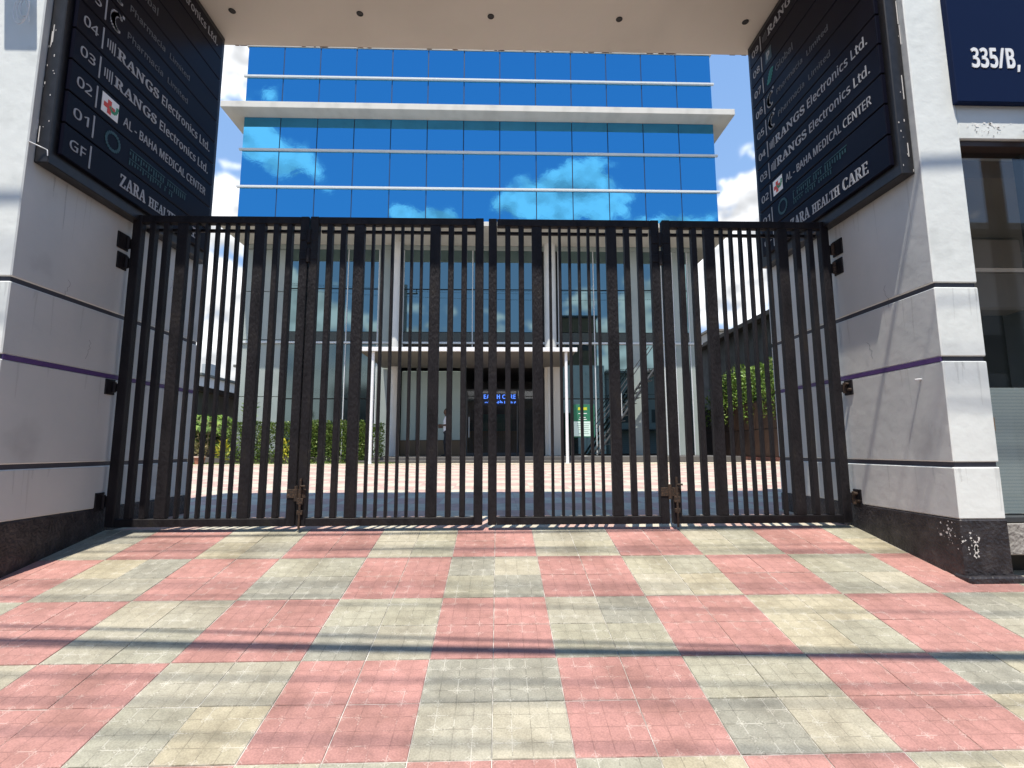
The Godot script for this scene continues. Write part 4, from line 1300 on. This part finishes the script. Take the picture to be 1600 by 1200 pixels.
	for k in 5:
		var c := thing("wall_shrub", ["round light green shrub over the brown wall, nearest the gate", "light green shrub over the brown wall, second from the gate", "light green shrub over the brown wall, third from the gate", "light green shrub over the brown wall, fourth from the gate", "light green shrub over the brown wall, beside the office building"][k], "shrub", Vector3(10.5 + rng.randf_range(-0.1, 0.1), 0.0, -12.6 - k * 1.75), "shrubs over the brown wall")
		var bl := []
		for i in 6:
			bl.append([Vector3(rng.randf_range(-0.35, 0.5), 3.15 + rng.randf_range(-0.5, 0.62), rng.randf_range(-0.8, 0.8)), Vector3(0.55, 0.5, 0.62) * rng.randf_range(0.8, 1.15), false])
		bl.append([Vector3(-0.35, 2.35, rng.randf_range(-0.4, 0.4)), Vector3(0.28, 0.75, 0.5), false])
		var f := put("foliage", foliage(bl, 1500.0, 0.12, 0.065, LG if k % 2 == 0 else LG + G), M.leaf, c)
		f.set_meta("kind", "stuff")
		var st := MB.new()
		for i in 4:
			st.rod(Vector3(0.1, 0, rng.randf_range(-0.3, 0.3)), Vector3(rng.randf_range(-0.3, 0.3), 3.3, rng.randf_range(-0.6, 0.6)), 0.04, 6, 0.015)
		put("stems", st.mesh(), M.bark, c)
	var sh := thing("long_shed", "long grey shed with a dark eave behind the shrubs on the right", "shed", Vector3(12.4, 0.0, -20.0))
	bx("wall", Vector3(0.6, -1.0, -12), Vector3(6.0, 6.75, 10), trimat(ntex(51, 0.02, 256, [Color(0.09, 0.105, 0.105), Color(0.14, 0.155, 0.155), Color(0.18, 0.19, 0.19)]), 0.25, 0.8), sh, 0.0)
	bx("eave", Vector3(0.1, 6.75, -12.3), Vector3(6.4, 6.98, 10.3), mat(lin(0.05, 0.05, 0.048), 0.7), sh, 0.02)
	for k in 9:
		bx("rib", Vector3(0.56, -1.0, -11 + k * 2.4), Vector3(0.599, 6.74, -10.9 + k * 2.4), mat(lin(0.08, 0.09, 0.09), 0.8), sh, 0.0)
	var tk := MB.new()
	tk.rod(Vector3(1.3, 6.98, 2.0), Vector3(1.3, 7.75, 2.0), 0.42, 18)
	tk.rod(Vector3(1.3, 7.75, 2.0), Vector3(1.3, 7.9, 2.0), 0.42, 18, 0.12)
	var tank := put("water_tank", tk.mesh(), mat(lin(0.22, 0.23, 0.24), 0.5))
	tank.position = Vector3(12.4, 0.0, -20.0)
	tag(tank, "grey water tank standing on the long shed roof", "water tank")
	var rb := thing("distant_flat", "small pale far building beyond the shed eave", "building", Vector3(26.0, 0, -52))
	bx("wall", Vector3(-3.0, 0, -4), Vector3(1.5, 13.2, 3), mat(lin(0.42, 0.40, 0.35), 0.8), rb, 0.02)
	bx("roof", Vector3(-3.2, 13.2, -4.2), Vector3(1.7, 13.45, 3.2), mat(lin(0.2, 0.19, 0.17), 0.8), rb, 0.02)
	for r in 4:
		bx("window", Vector3(-2.4, 1.6 + r * 3.0, 3.0), Vector3(-1.2, 3.1 + r * 3.0, 3.03), M.alu_dark, rb, 0.0)

var browns := {}
func trim_brown(k: int) -> Material:
	var i := (k * 7) % 4
	if not browns.has(i):
		browns[i] = mat(lin(0.05 + i * 0.012, 0.032 + i * 0.006, 0.024 + i * 0.003), 0.7)
	return browns[i]

# ------------------------------------------------------------------ the person under the canopy
func person() -> void:
	# local frame: faces -x (left in the picture); y up from the plinth
	var t := thing("person", "person in white shirt and dark trousers standing under the entrance canopy", "person", Vector3(-1.76, 0.39, -14.4))
	var skin := mat(lin(0.10, 0.055, 0.035), 0.6)
	var hip := Vector3(0, 0.92, 0)
	var chest := Vector3(0.0, 1.28, 0)
	var neck := Vector3(-0.015, 1.45, 0)
	var body := [
		[hip, chest, 0.115, 0.125], [chest, neck, 0.11, 0.05], [neck, Vector3(-0.03, 1.54, 0), 0.05, 0.052],
		[Vector3(-0.03, 1.60, 0), Vector3(-0.025, 1.635, 0), 0.085, 0.088], [Vector3(-0.065, 1.565, 0), Vector3(-0.05, 1.60, 0), 0.05, 0.06], [Vector3(-0.125, 1.60, 0), Vector3(-0.11, 1.615, 0), 0.012, 0.012]]
	var arms := []
	for s in [-1.0, 1.0]:
		var sh := Vector3(0.01, 1.39, 0.185 * s)
		var el := Vector3(0.05, 1.12, 0.235 * s)
		var wr := Vector3(-0.17, 1.09 + 0.03 * s, 0.13 * s)
		arms.append([Vector3(0, 1.37, 0.06 * s), sh, 0.08, 0.058]); arms.append([sh, el, 0.055, 0.043])
		body.append([sh, el, 0.048, 0.038]); body.append([el, wr, 0.038, 0.026])
		body.append([wr, wr + Vector3(-0.07, 0.0, -0.02 * s), 0.028, 0.034])
		for k in 4:
			var r0 := wr + Vector3(-0.085, 0.028 - 0.019 * k, -0.02 * s)
			var m := r0 + Vector3(-0.045 + 0.004 * abs(k - 1), -0.004, -0.012 * s)
			body.append([r0, m, 0.0095, 0.0085]); body.append([m, m + Vector3(-0.025, -0.018, -0.014 * s), 0.0085, 0.007])
		body.append([wr + Vector3(-0.03, 0.025, -0.02 * s), wr + Vector3(-0.07, 0.055, -0.035 * s), 0.011, 0.009])
	var legs := []
	for s in [-1.0, 1.0]:
		var h := Vector3(0, 0.90, 0.085 * s)
		var kn := Vector3(-0.03 + 0.03 * s, 0.50, 0.095 * s)
		var an := Vector3(0.04 + 0.07 * s, 0.09, 0.10 * s)
		legs.append([h, kn, 0.092, 0.068]); legs.append([kn, an + Vector3(0, 0.0, 0), 0.066, 0.052])
		body.append([h, kn, 0.075, 0.055]); body.append([kn, an, 0.05, 0.036])
		body.append([an + Vector3(0.03, -0.05, 0), an + Vector3(-0.13, -0.058, 0), 0.04, 0.032])
	legs.append([Vector3(0, 0.88, 0), Vector3(0, 0.99, 0), 0.125, 0.122])
	put("body", nets(body, 0.018, 0.02), skin, t)
	var shirt := [[Vector3(0, 0.93, 0.05), Vector3(0, 1.27, 0.07), 0.118, 0.122], [Vector3(0, 0.93, -0.05), Vector3(0, 1.27, -0.07), 0.118, 0.122], [Vector3(0, 1.27, 0), Vector3(-0.01, 1.42, 0), 0.13, 0.062]]
	put("shirt", nets(shirt + arms, 0.02, 0.04), mat(lin(0.70, 0.73, 0.80), 0.8), t)
	put("trousers", nets(legs, 0.02, 0.03), mat(lin(0.012, 0.014, 0.022), 0.8), t)
	var hair := [[Vector3(-0.01, 1.665, 0), Vector3(0.03, 1.63, 0), 0.082, 0.082], [Vector3(0.035, 1.60, 0), Vector3(0.04, 1.57, 0), 0.06, 0.05]]
	put("hair", nets(hair, 0.015, 0.03), mat(lin(0.008, 0.007, 0.007), 0.6), t)
	var sho := []
	for s in [-1.0, 1.0]:
		var an := Vector3(0.04 + 0.07 * s, 0.04, 0.10 * s)
		sho.append([an + Vector3(0.04, 0, 0), an + Vector3(-0.15, -0.008, 0), 0.044, 0.034])
	put("shoes", nets(sho, 0.015, 0.01), mat(lin(0.01, 0.009, 0.009), 0.4), t)
